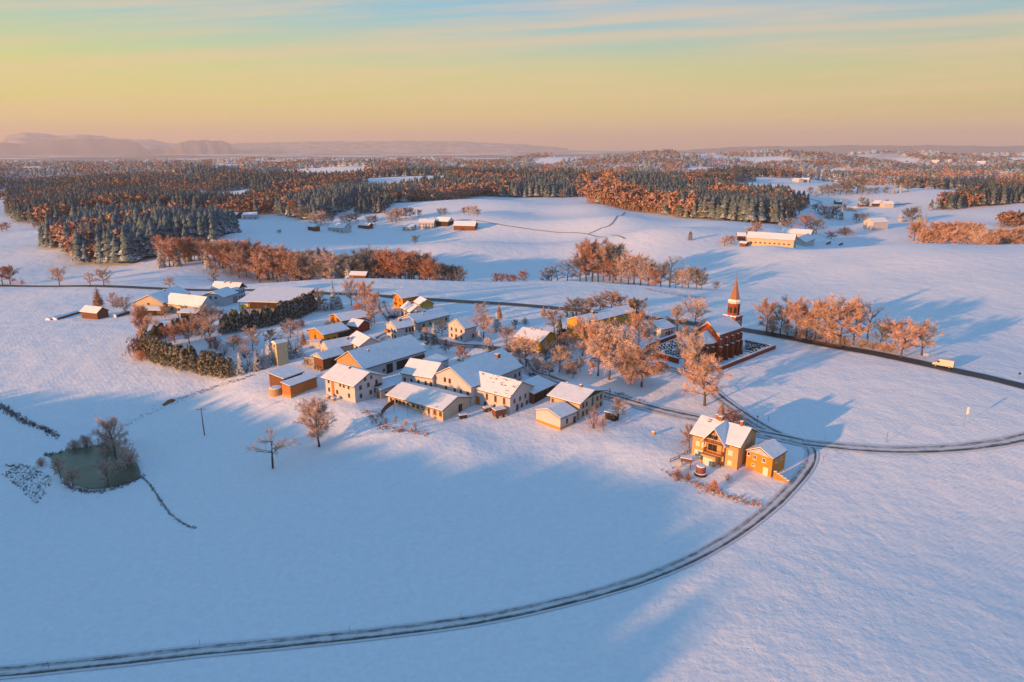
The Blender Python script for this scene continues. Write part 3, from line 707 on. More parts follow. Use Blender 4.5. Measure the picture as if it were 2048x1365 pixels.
grove(322, 425, 13, 455, 490, ['gold0', 'russet1', 'gold2', 'russet3', 'spruce1'], ((16, 19), (15, 18)), ('russet tree in the small wood left of the grove', 'dark spruce in the small wood left of the grove'), 'small wood left of the grove')
# wood on the right behind the brow
LR = ('golden frosted tree in the wood behind the right hand brow', 'spruce in the wood behind the right hand brow')
for x0, x1, n, Y0, Y1 in [(1812, 1940, 22, 640, 720), (1935, 2075, 26, 590, 670)]:
    grove(x0, x1, n, Y0, Y1, ['gold0', 'gold1', 'gold2', 'russet1', 'gold3', 'gold2', 'round1'], ((16, 20), (17, 21)), LR, 'wood behind the right hand brow')
for x, Y, h, k, lb in [(1786, 590, 9, 'dark2', 'dark low tree behind the brow, left of the golden wood'), (1846, 588, 8, 'spruce1', 'little spruce behind the brow'), (1864, 588, 6, 'frostspruce0', 'tiny snowy spruce behind the brow'),
                       (1880, 590, 11, 'dark0', 'dark bare tree at the foot of the golden wood'), (1931, 588, 10, 'dark3', 'dark bush in front of the golden wood'), (1721, 600, 6, 'spruce2', 'lone small spruce right of the big farm'), (1744, 596, 4, 'bush0', 'lone small bush right of the big farm')]:
    p = atY(x, Y); tree(k, p, h, 1.1, lb)
T('thuja', 1380, 481, 17, 'dark lone conifer in the field left of the big farm', 1.2, name='lone_conifer', cat='tree')
T('dark1', 830, 489, 17, 'lone dark tree in the snowy field behind the grove', 1.2)
T('round0', 1449, 492, 16, 'frosted orchard bush left of the big farm', 2.0, name='bush', cat='bush')
T('russet1', 1462, 486, 14, 'russet bush left of the big farm', 2.0, name='bush', cat='bush')
T('gold1', 1512, 470, 26, 'golden tree behind the long farm roof', 1.2)
T('gold3', 1497, 474, 18, 'golden bush at the left end of the long farm roof', 1.2)
T('russet2', 1610, 462, 30, 'dark russet tree behind the big farm, left one', 1.4)
T('dark2', 1632, 468, 28, 'dark russet tree behind the big farm, right one', 1.4)
T('dark0', 1575, 460, 22, 'dark tree behind the big farm roofs', 1.5)
T('russet0', 1662, 478, 14, 'russet bush right of the big farm', 2.0, name='bush', cat='bush')
T('rbush1', 1690, 470, 14, 'russet hedge bush on the slope right of the big farm', 2.4)

# ------------------------------------------------------------------ hedges
def hedge(pts, hm, label, n, w=1.0, name='hedge'):
    P = [at(*p) for p in pts]; seg = [0]
    for a, b in zip(P[:-1], P[1:]): seg.append(seg[-1] + (b - a).length)
    rn = random.Random(n); Vs, Fs = [], []
    base = PROTO['thuja'][1]; v = np.array([q.co[:] for q in base.vertices]); f = np.array([q.vertices[:] for q in base.polygons])
    o0 = P[0]
    for i in range(n):
        s = seg[-1] * (i + rn.uniform(-.3, .3)) / (n - 1); s = min(max(s, 0), seg[-1] - 1e-3)
        k = max(j for j in range(len(seg)) if seg[j] <= s); k = min(k, len(P) - 2)
        q = P[k].lerp(P[k + 1], (s - seg[k]) / (seg[k + 1] - seg[k])); q = q + Vector((rn.uniform(-1, 1), rn.uniform(-1, 1), 0)) * w
        z = h1(q.x, q.y); h = hm * rn.uniform(.55, 1.25); a = rn.uniform(0, 6.3); c, s_ = cos(a), sin(a); ww = h * 1.15 * w
        vv = np.stack([(v[:, 0] * c - v[:, 1] * s_) * ww, (v[:, 0] * s_ + v[:, 1] * c) * ww, v[:, 2] * h], 1) + np.array([q.x - o0.x, q.y - o0.y, z - o0.z])
        Fs.append(f + len(v) * i); Vs.append(vv)
    r = empty(name, o0); tag(r, label, 'hedge')
    mk('foliage', np.concatenate(Vs), np.concatenate(Fs), F_THUJA, r); return r
hedge([(292, 704), (318, 722), (350, 733), (392, 742), (440, 752), (462, 752)], 7.2, 'thick olive green thuja hedge with snowy tops along the front of the garden', 66, 1.25)
hedge([(300, 690), (330, 672), (366, 662), (395, 662)], 5.5, 'dark thuja hedge closing the back of the hedged garden', 26)
hedge([(446, 668), (480, 662), (520, 655), (560, 645), (600, 634), (622, 622)], 7.6, 'long dark snowy conifer hedge above the blue meadow', 70, 1.3)
hedge([(845, 680), (870, 690), (895, 686)], 2.2, 'low garden hedge beside the white gable house', 9)
hedge([(1135, 634), (1165, 630), (1190, 626)], 2.0, 'low dark hedge under the frosted bushes by the road', 9)

# ------------------------------------------------------------------ forests (too many trees to count)
def lowcon(seed, tiers=5, n=7):
    rn = random.Random(seed); V, F = [], []
    for k in range(tiers):
        z0 = .12 + .8 * k / tiers; z1 = z0 + .34 - .02 * k; r = .21 * (1 - k / tiers) ** .6 + .015; b = len(V)
        for i in range(n):
            a = 2 * pi * (i + rn.random() * .5) / n; q = r * rn.uniform(.65, 1.2); V.append((q * cos(a), q * sin(a), z0 + rn.uniform(-.03, .03)))
        V.append((0, 0, min(z1, 1.0)))
        F += [(b + i, b + (i + 1) % n, b + n) for i in range(n)]
    return np.array(V), np.array(F)
def lowdec(seed, n=34):
    rn = random.Random(seed); V, F = [], []
    for i in range(n):
        a = rn.uniform(0, 6.3); el = rn.uniform(-.5, 1.45); rr = rn.uniform(.6, 1)
        p = Vector((cos(a) * cos(el) * .30 * rr, sin(a) * cos(el) * .30 * rr, .58 + sin(el) * .38 * rr))
        e = Vector((rn.gauss(0, 1), rn.gauss(0, 1), rn.gauss(.4, 1))).normalized() * .13; s = e.orthogonal().normalized() * .10; s = Matrix.Rotation(rn.uniform(0, 6), 3, e.normalized()) @ s
        b = len(V); V += [tuple(p - s), tuple(p + s), tuple(p + e)]; F.append((b, b + 1, b + 2))
    for i in range(4):
        a = i * 1.6; b = len(V); V += [(cos(a) * .015, sin(a) * .015, 0), (-cos(a) * .015, -sin(a) * .015, 0), (cos(a + 1) * .08, sin(a + 1) * .08, .5)]; F.append((b, b + 1, b + 2))
    return np.array(V), np.array(F)
LC = [lowcon(i) for i in range(4)]; LD = [lowdec(i) for i in range(4)]
LCs = [lowcon(i, 3, 5) for i in range(4)]; LDs = [lowdec(i, 14) for i in range(4)]
def inpoly(x, y, P):
    c = np.zeros(len(x), bool); n = len(P)
    for i in range(n):
        x0, y0 = P[i]; x1, y1 = P[i - 1]
        c ^= ((y0 > y) != (y1 > y)) & (x < (x1 - x0) * (y - y0) / (y1 - y0 + 1e-12) + x0)
    return c
FRS = np.random.RandomState(11)
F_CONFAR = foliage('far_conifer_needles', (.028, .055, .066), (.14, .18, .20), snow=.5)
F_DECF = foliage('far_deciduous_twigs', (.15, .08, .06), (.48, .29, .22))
NF = [0]
def forest(polyY, mixd, label, hm=22, dens=1.0, lowcut=0, name='forest', spacing=None, clear=None):
    """polyY: list of (px, Y) corners on the ground; mixd: share of deciduous trees"""
    P = [((px - 1024) / 1345. * Y, Y) for px, Y in polyY]; xs = [p[0] for p in P]; ys = [p[1] for p in P]
    ym = sum(ys) / len(ys); sp = spacing or max(5.6, ym * .0068) / dens ** .5
    gx = np.arange(min(xs), max(xs), sp); gy = np.arange(min(ys), max(ys), sp); X, Y = np.meshgrid(gx, gy); X = X.ravel(); Y = Y.ravel()
    X = X + FRS.uniform(-.48, .48, len(X)) * sp; Y = Y + FRS.uniform(-.48, .48, len(Y)) * sp
    edge = 7 * np.sin(X * .035) * np.sin(Y * .04 + 1)
    k = inpoly(X + edge, Y + edge, P)
    for g_ in GAPS: k &= ~inpoly(X + edge, Y + edge, g_)
    if clear is not None:
        c_ = wsum(WV_CLR, X, Y); k &= (c_ < clear) & ~inpoly(X, Y, VALLEY)
    X, Y = X[k], Y[k]
    Z = H(X, Y); hh = hm * FRS.uniform(.58, 1.18, len(X)) * (1 + .12 * np.sin(X * .02 + Y * .013))
    cl = wsum(WV_MID, X * .7, Y * .7) + FRS.normal(0, .35, len(X)); thr = np.quantile(cl, 1 - mixd) if 0 < mixd < 1 else (-99 if mixd >= 1 else 99)
    isd = cl > thr; big = ym > 1250
    Vs, Fs, mi = [], [], []; off = 0
    for dec in (0, 1):
        for vi in range(4):
            pv, pf = ((LDs if big else LD) if dec else (LCs if big else LC))[vi]
            s = np.nonzero((isd == bool(dec)) & (np.arange(len(X)) % 4 == vi))[0]
            if len(s) == 0: continue
            a = FRS.uniform(0, 6.28, len(s)); wd = np.maximum(hh[s] * (1.0 if not dec else .95), sp * 2.3 * (1 if dec else 1.15))
            c, sn = np.cos(a)[:, None], np.sin(a)[:, None]
            vx = (pv[None, :, 0] * c - pv[None, :, 1] * sn) * wd[:, None] + X[s][:, None]
            vy = (pv[None, :, 0] * sn + pv[None, :, 1] * c) * wd[:, None] + Y[s][:, None]
            vz = pv[None, :, 2] * (hh[s] * (.86 if dec else 1))[:, None] + Z[s][:, None] - .3
            Vs.append(np.stack([vx, vy, vz], -1).reshape(-1, 3))
            Fs.append((pf[None] + (np.arange(len(s)) * len(pv))[:, None, None] + off).reshape(-1, 3)); off += len(s) * len(pv)
            mi.append(np.full(len(s) * len(pf), dec))
    if not Vs: return
    NF[0] += len(X)
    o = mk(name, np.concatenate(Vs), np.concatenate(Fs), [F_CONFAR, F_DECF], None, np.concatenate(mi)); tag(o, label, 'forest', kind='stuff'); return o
WV_CLR = _waves(12, 260, 900)
VALLEY = [((px - 1024) / 1345. * Y, Y) for px, Y in [(1440, 1240), (1560, 900), (2300, 900), (2300, 1250), (1780, 1280), (1760, 1750), (1600, 1800), (1470, 1500)]]
GAPS = [[((px - 1024) / 1345. * Y, Y) for px, Y in q_] for q_ in ([(370, 1000), (500, 950), (540, 1080), (520, 1250), (360, 1150)], [(240, 1130), (330, 1120), (330, 1230), (240, 1230)], [(120, 1500), (330, 1480), (300, 1700), (150, 1650)], [(1210, 1600), (1330, 1560), (1340, 1800), (1200, 1850)], [(940, 1330), (1130, 1330), (1100, 1480), (960, 1440)], [(1480, 2100), (1640, 2050), (1620, 2400), (1500, 2400)], [(620, 1900), (760, 1850), (740, 2200), (640, 2250)])]
FORESTS = [
 ([(112, 560), (150, 520), (200, 495), (262, 485), (330, 500), (440, 520), (482, 580), (470, 660), (330, 740), (170, 690)], .25, 'dark snowy conifer forest above the left fields', 22, 1.15),
 ([(36, 800), (75, 715), (118, 690), (200, 800), (440, 800), (560, 800), (620, 900), (560, 1080), (300, 1150), (60, 1050)], .35, 'frosted blue forest behind the dark conifer wood', 22, 1),
 ([(560, 800), (640, 740), (735, 860), (870, 920), (962, 1105), (1180, 1125), (1175, 1300), (960, 1330), (720, 1130), (600, 1000)], .35, 'long conifer forest with sunlit orange tops in the middle', 22, 1.1),
 ([(1172, 900), (1250, 850), (1350, 800), (1405, 760), (1475, 710), (1562, 735), (1562, 1000), (1420, 1250), (1200, 1320)], .45, 'large forest with glowing front edge right of the middle', 24, 1.1),
 ([(1776, 1290), (1900, 1240), (2100, 1290), (2100, 1700), (1800, 1650)], .35, 'sunlit forest spur on the right slope', 22, .9),
 ([(1832, 960), (1900, 960), (1985, 1000), (2110, 1040), (2110, 1240), (1960, 1150)], .25, 'dark conifer forest with orange tops at the right edge', 23, 1.1),
 ([(1978, 790), (2100, 800), (2100, 860), (1990, 850)], .7, 'small russet wood at the right edge', 17, 1.2),
 ([(720, 790), (790, 800), (792, 850), (722, 850)], .1, 'square dark plantation above the middle farm', 15, 1.3),
 ([(1560, 940), (1595, 930), (1600, 990), (1565, 1000)], .3, 'small dark wood at the valley mouth', 18, 1.2),
]
for a in FORESTS: forest(*a)
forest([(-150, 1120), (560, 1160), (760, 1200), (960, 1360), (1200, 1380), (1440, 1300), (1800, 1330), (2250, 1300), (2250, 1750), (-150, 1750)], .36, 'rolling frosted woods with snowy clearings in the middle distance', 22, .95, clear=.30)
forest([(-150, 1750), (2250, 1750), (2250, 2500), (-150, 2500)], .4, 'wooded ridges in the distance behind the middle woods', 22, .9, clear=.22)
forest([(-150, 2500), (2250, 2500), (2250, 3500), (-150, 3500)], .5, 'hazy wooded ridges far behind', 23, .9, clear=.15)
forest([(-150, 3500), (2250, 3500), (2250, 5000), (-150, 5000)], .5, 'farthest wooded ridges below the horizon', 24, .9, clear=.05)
print('forest trees', NF[0], 'single trees', NT[0])

rs_ = random.Random(21)
for px, py, h, k in [(300, 646, 14, 'bush0'), (312, 650, 12, 'rbush1'), (345, 655, 18, 'round0'), (398, 672, 30, 'russet0'), (432, 700, 26, 'rbush0'), (448, 712, 22, 'bush1'), (468, 700, 26, 'round2'), (475, 690, 20, 'rbush1'),
                     (560, 690, 22, 'bush0'), (570, 665, 20, 'dark1'), (596, 668, 24, 'round1'), (604, 655, 14, 'rbush0'), (655, 655, 14, 'bush1'), (690, 668, 14, 'rbush0'), (735, 658, 22, 'russet1'), (742, 640, 26, 'gold0'),
                     (700, 640, 16, 'rbush1'), (812, 668, 14, 'bush0'), (842, 664, 20, 'spruce0'), (852, 672, 16, 'bush1'), (905, 672, 14, 'rbush0'), (880, 690, 12, 'bush0'), (975, 690, 14, 'bush1'), (1040, 690, 18, 'rbush1'),
                     (1018, 668, 20, 'spruce1'), (1050, 650, 14, 'bush0'), (1062, 712, 26, 'round0'), (1100, 712, 28, 'round2'), (1112, 722, 24, 'dark0'), (1136, 748, 24, 'bush0'), (1160, 742, 26, 'dark3'), (1180, 700, 30, 'rbush0'),
                     (1206, 704, 26, 'bush1'), (1246, 706, 18, 'bush0'), (1262, 712, 16, 'rbush1'), (1300, 684, 14, 'bush0'), (1312, 690, 12, 'bush1'), (1338, 662, 20, 'bush0'), (1292, 662, 22, 'round1'), (1370, 668, 18, 'rbush0')]:
    T(k, px, py, h, 'frosted garden shrub or small tree among the village houses', rs_.uniform(1.0, 1.4), 'garden shrubs among the village houses')
for lb, grp, pts in [
    ('dark shaded tree among the farms in the right hand valley', 'trees in the right hand valley', [(1580, 433, 22), (1588, 436, 24), (1598, 430, 26), (1648, 436, 24), (1656, 438, 26), (1664, 436, 22), (1672, 438, 26), (1682, 440, 26), (1640, 428, 20), (1630, 424, 14), (1690, 414, 16), (1724, 414, 18), (1734, 412, 18), (1742, 413, 16), (1620, 392, 16), (1632, 391, 17), (1644, 391, 18), (1656, 391, 20), (1668, 391, 22), (1680, 390, 26), (1692, 391, 26), (1714, 388, 34), (1700, 390, 18), (1724, 390, 16), (1738, 390, 14), (1752, 389, 14), (1770, 389, 14), (1786, 388, 16), (1800, 386, 18), (1815, 384, 20), (1772, 412, 10), (1772, 411, 11), (1800, 444, 22), (1812, 444, 26), (1824, 444, 28), (1838, 444, 26), (1850, 446, 18), (1712, 446, 18), (1726, 446, 18), (1566, 356, 12), (1580, 358, 12), (1610, 356, 12), (1628, 357, 13), (1560, 450, 14), (1553, 446, 16)]),
    ('grey bare tree around the farms behind the grove', 'trees around the middle farms', [(588, 436, 34), (596, 430, 26), (604, 440, 26), (632, 452, 22), (642, 450, 26), (650, 448, 22), (664, 446, 14), (690, 450, 20), (700, 448, 22), (712, 446, 18), (742, 450, 18), (750, 448, 16), (784, 446, 24), (792, 446, 28), (800, 440, 22), (812, 438, 22), (824, 436, 18), (838, 434, 14), (880, 430, 12), (890, 431, 13), (928, 430, 14), (938, 430, 16), (948, 431, 18), (955, 433, 14), (640, 428, 30), (655, 426, 30), (670, 425, 28), (612, 432, 22), (558, 469, 9), (1086, 391, 14), (1096, 392, 12), (1125, 396, 16), (1104, 390, 12)]),
    ('small grey tree below the woods at the left edge', 'small trees at the left edge', [(5, 464, 14), (14, 462, 16), (70, 457, 10), (78, 456, 12), (92, 453, 8)])]:
    for i, (px, py, h) in enumerate(pts):
        T(rs_.choice(['dark0', 'dark1', 'dark2', 'spruce1', 'dark3', 'spruce2'] if 'valley' in lb else ['dark0', 'dark1', 'round2', 'dark3', 'round1', 'russet0']), px, py, h, lb, rs_.uniform(1.0, 1.35), grp)

# ------------------------------------------------------------------ buildings
WALLMATS = {}
INFO = []
class Bld: pass
def wall_fn(b, w):
    """returns function (along, z, out) -> local xyz for wall w"""
    hl, hw_ = b.L / 2, b.W / 2; sg = b.sg
    if w == 'F': return (lambda a, z, o: (a * (hl * 2), sg * -(hw_ + o), z)), hl * 2, 'x'
    if w == 'B': return (lambda a, z, o: (a * (hl * 2), sg * (hw_ + o), z)), hl * 2, 'x'
    e = -1 if w == 'G0' else 1
    return (lambda a, z, o: (e * (hl + o), sg * (a * hw_ * 2), z)), hw_ * 2, 'y'
def opening(b, w, a, z, ww, hh, kind='window', fm=None, pm=None, depth=.10):
    fn, ln, ax = wall_fn(b, w); c = fn(a, z + hh / 2, 0); m = MB(); p = MB()
    def bx(mb, h0, h1, z0, z1, o0, o1):
        p0 = fn(a + h0 / ln, z0, o0); p1 = fn(a + h1 / ln, z1, o1)
        mb.box(*(v for i in range(3) for v in (min(p0[i], p1[i]), max(p0[i], p1[i]))))
    f = .10 if ww > .7 else .07; h = ww / 2
    if kind == 'window':
        bx(m, -h, -h + f, z, z + hh, -.05, .07); bx(m, h - f, h, z, z + hh, -.05, .07)
        bx(m, -h + f, h - f, z, z + f, -.05, .07); bx(m, -h + f, h - f, z + hh - f, z + hh, -.05, .07)
        if ww > .8: bx(m, -.04, .04, z + f, z + hh - f, -.04, .05)
        bx(m, -h - .08, h + .08, z - .09, z - .003, -.05, .12)
        bx(p, -h + f, h - f, z + f, z + hh - f, -.05, .02)
        o = m.build('window', fm or M_FRAME, b.root); q = p.build('pane', pm or M_GLASS, o)
    else:
        bx(m, -h, h, z, z + hh, -.05, .06); n = max(1, int(ww / 1.0))
        for i in range(n + 1):
            s = -h + ww * i / n; bx(m, s - .05, s + .05, z, z + hh, .06, .10)
        o = m.build(kind, fm or M_WOOD, b.root)
    return o
def build(name, label, cat, E0, E1, R0, hw, wall=None, W=None, rise=None, mono=False, oe=.7, og=.7, gmat=None, gfrom=None,
          base=None, plinth=None, roofm=None, rows=(), doors=(), chim=(), asym=1.0, open_=False, group=None, z0=None, thick=.34):
    wall = wall or M_WHITE
    zg = h1(*unproj(*E0, hw)[:2]) if z0 is None else z0
    for _ in range(4):
        P0 = unproj(*E0, zg + hw); P1 = unproj(*E1, zg + hw); c = (P0 + P1) / 2
        if z0 is None: zg = .5 * h1(P0.x, P0.y) + .5 * h1(c.x, c.y)
    u = (P1 - P0); Lf = u.length; u.normalize(); d = ray(*R0); C = Vector((0, 0, CAMZ))
    n = Vector((-u.y, u.x, 0)); t = (P0 - C).dot(u) / d.dot(u) if abs(d.dot(u)) > 1e-4 else 1e5
    Q = C + d * t
    if abs(t) > 5000: Q = P0 + n * 4
    D = (Q - P0).dot(n)
    mid = unproj(*R0, zg + hw + 2)
    if (mid - P0).dot(n) < 0: n = -n; D = -D
    rr = Q.z - P0.z
    INFO.append('%-22s L%.1f half%.1f rise%.1f zg%.1f D%.0f' % (name, Lf, D, rr, zg, P0.length))
    half = (W / 2 if not mono else W) if W else D
    if rise is not None: rr = rise
    if not (0.3 < half < 30): half = 5
    if not (-.5 < rr < 9): rr = half * .45
    full = half if mono else half * (1 + asym)
    b = Bld(); yax = Vector((-u.y, u.x, 0)); b.sg = 1 if n.dot(yax) > 0 else -1; sg = b.sg
    ctr = P0 + u * (Lf / 2) + n * (full / 2); ctr.z = zg
    rz = math.atan2(u.y, u.x); b.root = empty(name, ctr, rz); tag(b.root, label, cat, group)
    b.L = Lf - 2 * og; b.W = full - 2 * oe; b.hw = hw; b.rise = rr; b.zg = zg; b.u = u; b.n = n; b.half = half
    sl = rr / half; ze = hw + sl * oe - .05    # wall height under the overhanging eave
    y0, y1 = -b.W / 2, b.W / 2; yr = -full / 2 + half; slb = rr / (full - half) if not mono else 0
    if mono: prof = [(y0, -1.8), (y1, -1.8), (y1, hw + rr - sl * oe - .05), (y0, ze)]
    else: prof = [(y0, -1.8), (y1, -1.8), (y1, hw + slb * oe - .05), (yr, hw + rr - .05), (y0, ze)]
    prof = [(sg * y, z) for y, z in prof]
    if not open_:
        m = MB(); m.prism(prof, -b.L / 2, b.L / 2)
        b.wall = m.build('wall', wall, b.root)
    else:
        m = MB()
        k = max(2, int(b.L / 4))
        for i in range(k + 1):
            x = -b.L / 2 + .15 + (b.L - .3) * i / k; m.box(x - .12, x + .12, sg * y0 - .12, sg * y0 + .12, -1, ze)
        m.build('post', M_WOOD, b.root)
        m = MB(); yy = y0 + (b.W) * .45
        pr = [(yy, -1.5), (y1, -1.5), (y1, prof[2][1]), ] + ([(yr, hw + rr - .05)] if not mono and yr > yy + .1 else []) + [(yy, ze + sl * (yy - y0) if (mono or yy < yr) else hw + rr - slb * (yy - yr) - .05)]
        m.prism([(sg * y, z) for y, z in pr], -b.L / 2, b.L / 2); b.wall = m.build('wall', wall, b.root)
    if gmat:      # boarded gables, proud of the wall
        gf = gfrom if gfrom is not None else ze - .2
        for e in (-1, 1):
            m = MB(); x = e * (b.L / 2 + .03)
            ya = sg * (y0 + max(0, (gf - ze)) / max(sl, .01)); yb = sg * (y1 - max(0, gf - ze) / max(slb, .01)) if not mono else sg * y1
            if gf < ze: pp = [(sg * (y0 - .02), gf), (sg * (y1 + .02), gf), (sg * (y1 + .02), ze), (sg * yr, hw + rr - .06), (sg * (y0 - .02), ze)]
            else: pp = [(ya, gf), (yb, gf), (sg * yr, hw + rr - .06)]
            m.prism(pp, min(x - .03, x + .03), max(x - .03, x + .03)); m.build('gable_cladding', gmat, b.root)
    if plinth:
        m = MB(); m.box(-b.L / 2 - .04, b.L / 2 + .04, y0 - .04, y1 + .04, -1.9, plinth[1]); m.build('plinth', plinth[0], b.root)
    # roof: board layer with a snow layer on it
    def prof_roof(lo, hi, x0, x1, mb, mi, ins=0.0):
        a = -full / 2 + ins; c_ = full / 2 - ins
        za = hw + ins * sl
        if mono:
            zc = hw + rr - ins * sl; P_ = [(a, za + lo), (c_, zc + lo), (c_, zc + hi), (a, za + hi)]
        else:
            zc = hw + ins * slb; P_ = [(a, za + lo), (yr, hw + rr + lo), (c_, zc + lo), (c_, zc + hi), (yr, hw + rr + hi + .04), (a, za + hi)]
        mb.prism([(sg * y, z) for y, z in P_], x0, x1, mi)
    m = MB(); prof_roof(-.16, 0, -Lf / 2, Lf / 2, m, 0)
    b.roof = m.build('roof', [M_FASCIA], b.root)
    m = MB(); s = Lf / 2 - .06; prof_roof(.003, thick * .6, -s, s, m, 0, .05)
    sn = m.build('snow_cover', [roofm or M_SNOW], b.roof)
    bev = sn.modifiers.new('soft', 'BEVEL'); bev.width = .09; bev.segments = 2; bev.limit_method = 'ANGLE'; bev.angle_limit = .9
    for cx, side, sz, hh in chim:
        yb_ = -full / 2 + half * side if side <= 1 else yr + (side - 1) * (full - half); zb = hw + rr * (side if side <= 1 else 2 - side)
        m = MB(); x = cx * Lf; y = sg * yb_
        m.box(x - sz / 2, x + sz / 2, y - sz / 2, y + sz / 2, zb - .6, zb + hh); m.box(x - sz / 2 - .07, x + sz / 2 + .07, y - sz / 2 - .07, y + sz / 2 + .07, zb + hh + .003, zb + hh + .12, 1)
        m.build('chimney', [M_TILE, M_SNOW], b.roof)
    for r in rows:
        w, fr, z, ww, hh = r[:5]; fm = r[5] if len(r) > 5 else None; pm = r[6] if len(r) > 6 else None
        for a in fr: opening(b, w, a, z, ww, hh, 'window', fm, pm)
    for r in doors:
        w, a, z, ww, hh = r[:5]; opening(b, w, a, z, ww, hh, 'door', r[5] if len(r) > 5 else M_WOOD)
    b.Lf = Lf; b.full = full; b.yr = yr; b.sl = sl; b.slb = slb
    return b
def sp(n, a=-.4, b=.4): return [a + (b - a) * i / (n - 1) for i in range(n)] if n > 1 else [(a + b) / 2]
# in build(): E0 is the near eave end, gable G0 stands at E0 (a runs from E0 to E1: -.5 .. .5; on gables from the near eave to the far one)

# --- front row of the hamlet
farm = build('farmhouse', 'white three storey farmhouse with broad snowy roof, left of the front row', 'house', (707.3, 775.4), (640.3, 755.7), (740.2, 746.1), 5.4, M_WHITE, oe=1.1, og=.9,
   rows=[('F', [-.30, .10, .38], 1.2, .9, 1.2), ('F', [-.30, -.14, -.02, .38], 3.9, .8, 1.0), ('G0', [-.30, .05, .22], 1.0, .95, 1.25), ('G0', [-.30, -.02, .28], 3.6, .95, 1.25), ('G0', [-.12, .10], 5.8, .8, 1.0)],
   doors=[('F', .24, .3, 1.0, 4.6, M_OWOOD), ('G0', .42, .4, 1.1, 2.2)], chim=[(.05, .9, .5, .9)])
m = MB(); m.box(-.9, .9, -.02, 1.1, 3.3, 3.42); 
fn, ln, ax = wall_fn(farm, 'G0')
m = MB()
p0 = fn(.18, 3.2, 0.0); p1 = fn(.42, 3.35, 1.1); m.box(*(v for i in range(3) for v in (min(p0[i], p1[i]), max(p0[i], p1[i])))); m.build('balcony', M_DARKW, farm.root)
build('wood_shed', 'orange boarded shed with flat snowy roof, the nearer box left of the farmhouse', 'shed', (579.8, 774), (636.2, 754.2), (557.9, 764.5), 3.7, M_OWOOD, W=4.6, rise=.5, mono=True, oe=.35, og=.35, plinth=(M_PALEW, .7))
build('wood_shed', 'brown boarded barn shed with wide snowy roof behind the orange boarded shed', 'shed', (566.6, 759.3), (609, 744), (538.4, 747.6), 4.0, M_WOOD, W=7.5, rise=.9, mono=True, oe=.4, og=.5)
build('annex', 'low pink annex with snowy roof joining the farmhouse to the long low building', 'annex', (760.7, 782), (794.4, 770.3), (749, 773), 2.9, M_WHITE, W=3.6, rise=.7, mono=True, oe=.25, og=.25,
   rows=[('F', [-.15, .3], .9, .9, 1.0)], doors=[('G0', -.1, .1, .9, 2.0, M_OWOOD)])
build('barn', 'very long barn with blue shaded snowy roof and pale boarded gable behind the farmhouse', 'barn', (726.1, 740.2), (853.3, 702.1), (694.9, 704.1), 4.3, M_WHITE, oe=.8, og=.5, gmat=M_PALEW, gfrom=2.6,
   rows=[('F', [-.40, -.34, -.18], 1.3, 1.0, .9)], doors=[('F', -.09, .1, 2.6, 3.3, M_DARKW), ('F', .12, .1, 5.0, 3.2, M_DARKW), ('F', .30, .1, 3.0, 3.0, M_DARKW), ('F', .42, .1, 4.6, 3.0, M_WOOD)], chim=[(-.25, .75, .5, .7)])
main = build('main_house', 'big white house with blue shaded roof and sunlit cream gable in the front row', 'house', (943, 777), (1047.4, 733.6), (898.6, 735.8), 5.6, M_WHITE, oe=.5, og=.4,
   rows=[('F', [.05, .20, .36, .45], 2.8, .9, 1.3), ('G0', [.02, .14], 5.2, .9, 1.4), ('G0', [-.42, -.25, -.1, .12], 2.6, .9, 1.4), ('F', [.2, .36, .45], .4, .9, 1.2)], chim=[(.28, .72, 1.3, 1.2)])
build('house_wing', 'white wing with half sunlit snowy roof, left of the sunlit cream gable', 'house wing', (864.5, 758.6), (800, 747.6), (899.7, 737.6), 5.6, M_WHITE, W=11.5, rise=3.4, oe=.5, og=.25,
   rows=[('F', [.40, .18, -.05, -.28, -.45], 2.9, .8, 1.5, M_FRAME)])
build('patchy_house', 'white house with patchy snow on red brown tiles in the front row', 'house', (1020.5, 797.4), (922.4, 771.8), (1045.7, 764.5), 5.2, M_WHITE, oe=.4, og=.35, roofm=M_PATCHY,
   rows=[('G0', [-.32, -.08, .15, .40], 2.9, .85, 1.3), ('G0', [.0, .22, .42], .6, .8, 1.2), ('F', [-.38, -.20, -.02], 2.7, .9, 2.0, M_OWOOD), ('F', [-.38, -.18, .02], .5, .8, 1.4)],
   doors=[('F', .24, 0, 3.6, 2.9, M_OWOOD), ('G0', -.20, 0, 1.0, 2.1)])
low = build('long_low_house', 'long low sunlit building with broad snowy roof and a row of small windows', 'building', (885, 823), (770, 790.8), (922.4, 795.2), 3.0, M_CREAM, W=14.0, rise=2.1, oe=.7, og=.5,
   rows=[('F', [-.46, -.36, -.26], .9, 1.0, 1.5, M_OWOOD), ('F', [-.14, -.06, .02, .12, .20, .27, .34, .44], 1.4, .9, .9)], doors=[('F', -.30, .0, .9, 2.2, M_WHITE), ('G0', .12, 0, 1.5, 2.3, M_DARKW)])
gg = build('green_gable_house', 'white house with dark green boarded gable at the right end of the front row', 'house', (1161.4, 809.9), (1092.6, 791.5), (1190, 782), 5.2, M_CREAM, oe=.9, og=.9, gmat=M_GREENW, gfrom=5.3,
   rows=[('G0', [-.36, -.22, .22, .38], 3.2, .85, 1.3), ('G0', [-.36, -.2, .2, .38], .8, .85, 1.3), ('G0', [.02], 2.4, .8, 2.6), ('F', [.42], 2.8, .9, 1.6, M_OWOOD)], chim=[(-.10, 1.0, .8, .9), (.30, 1.0, .5, .5)])
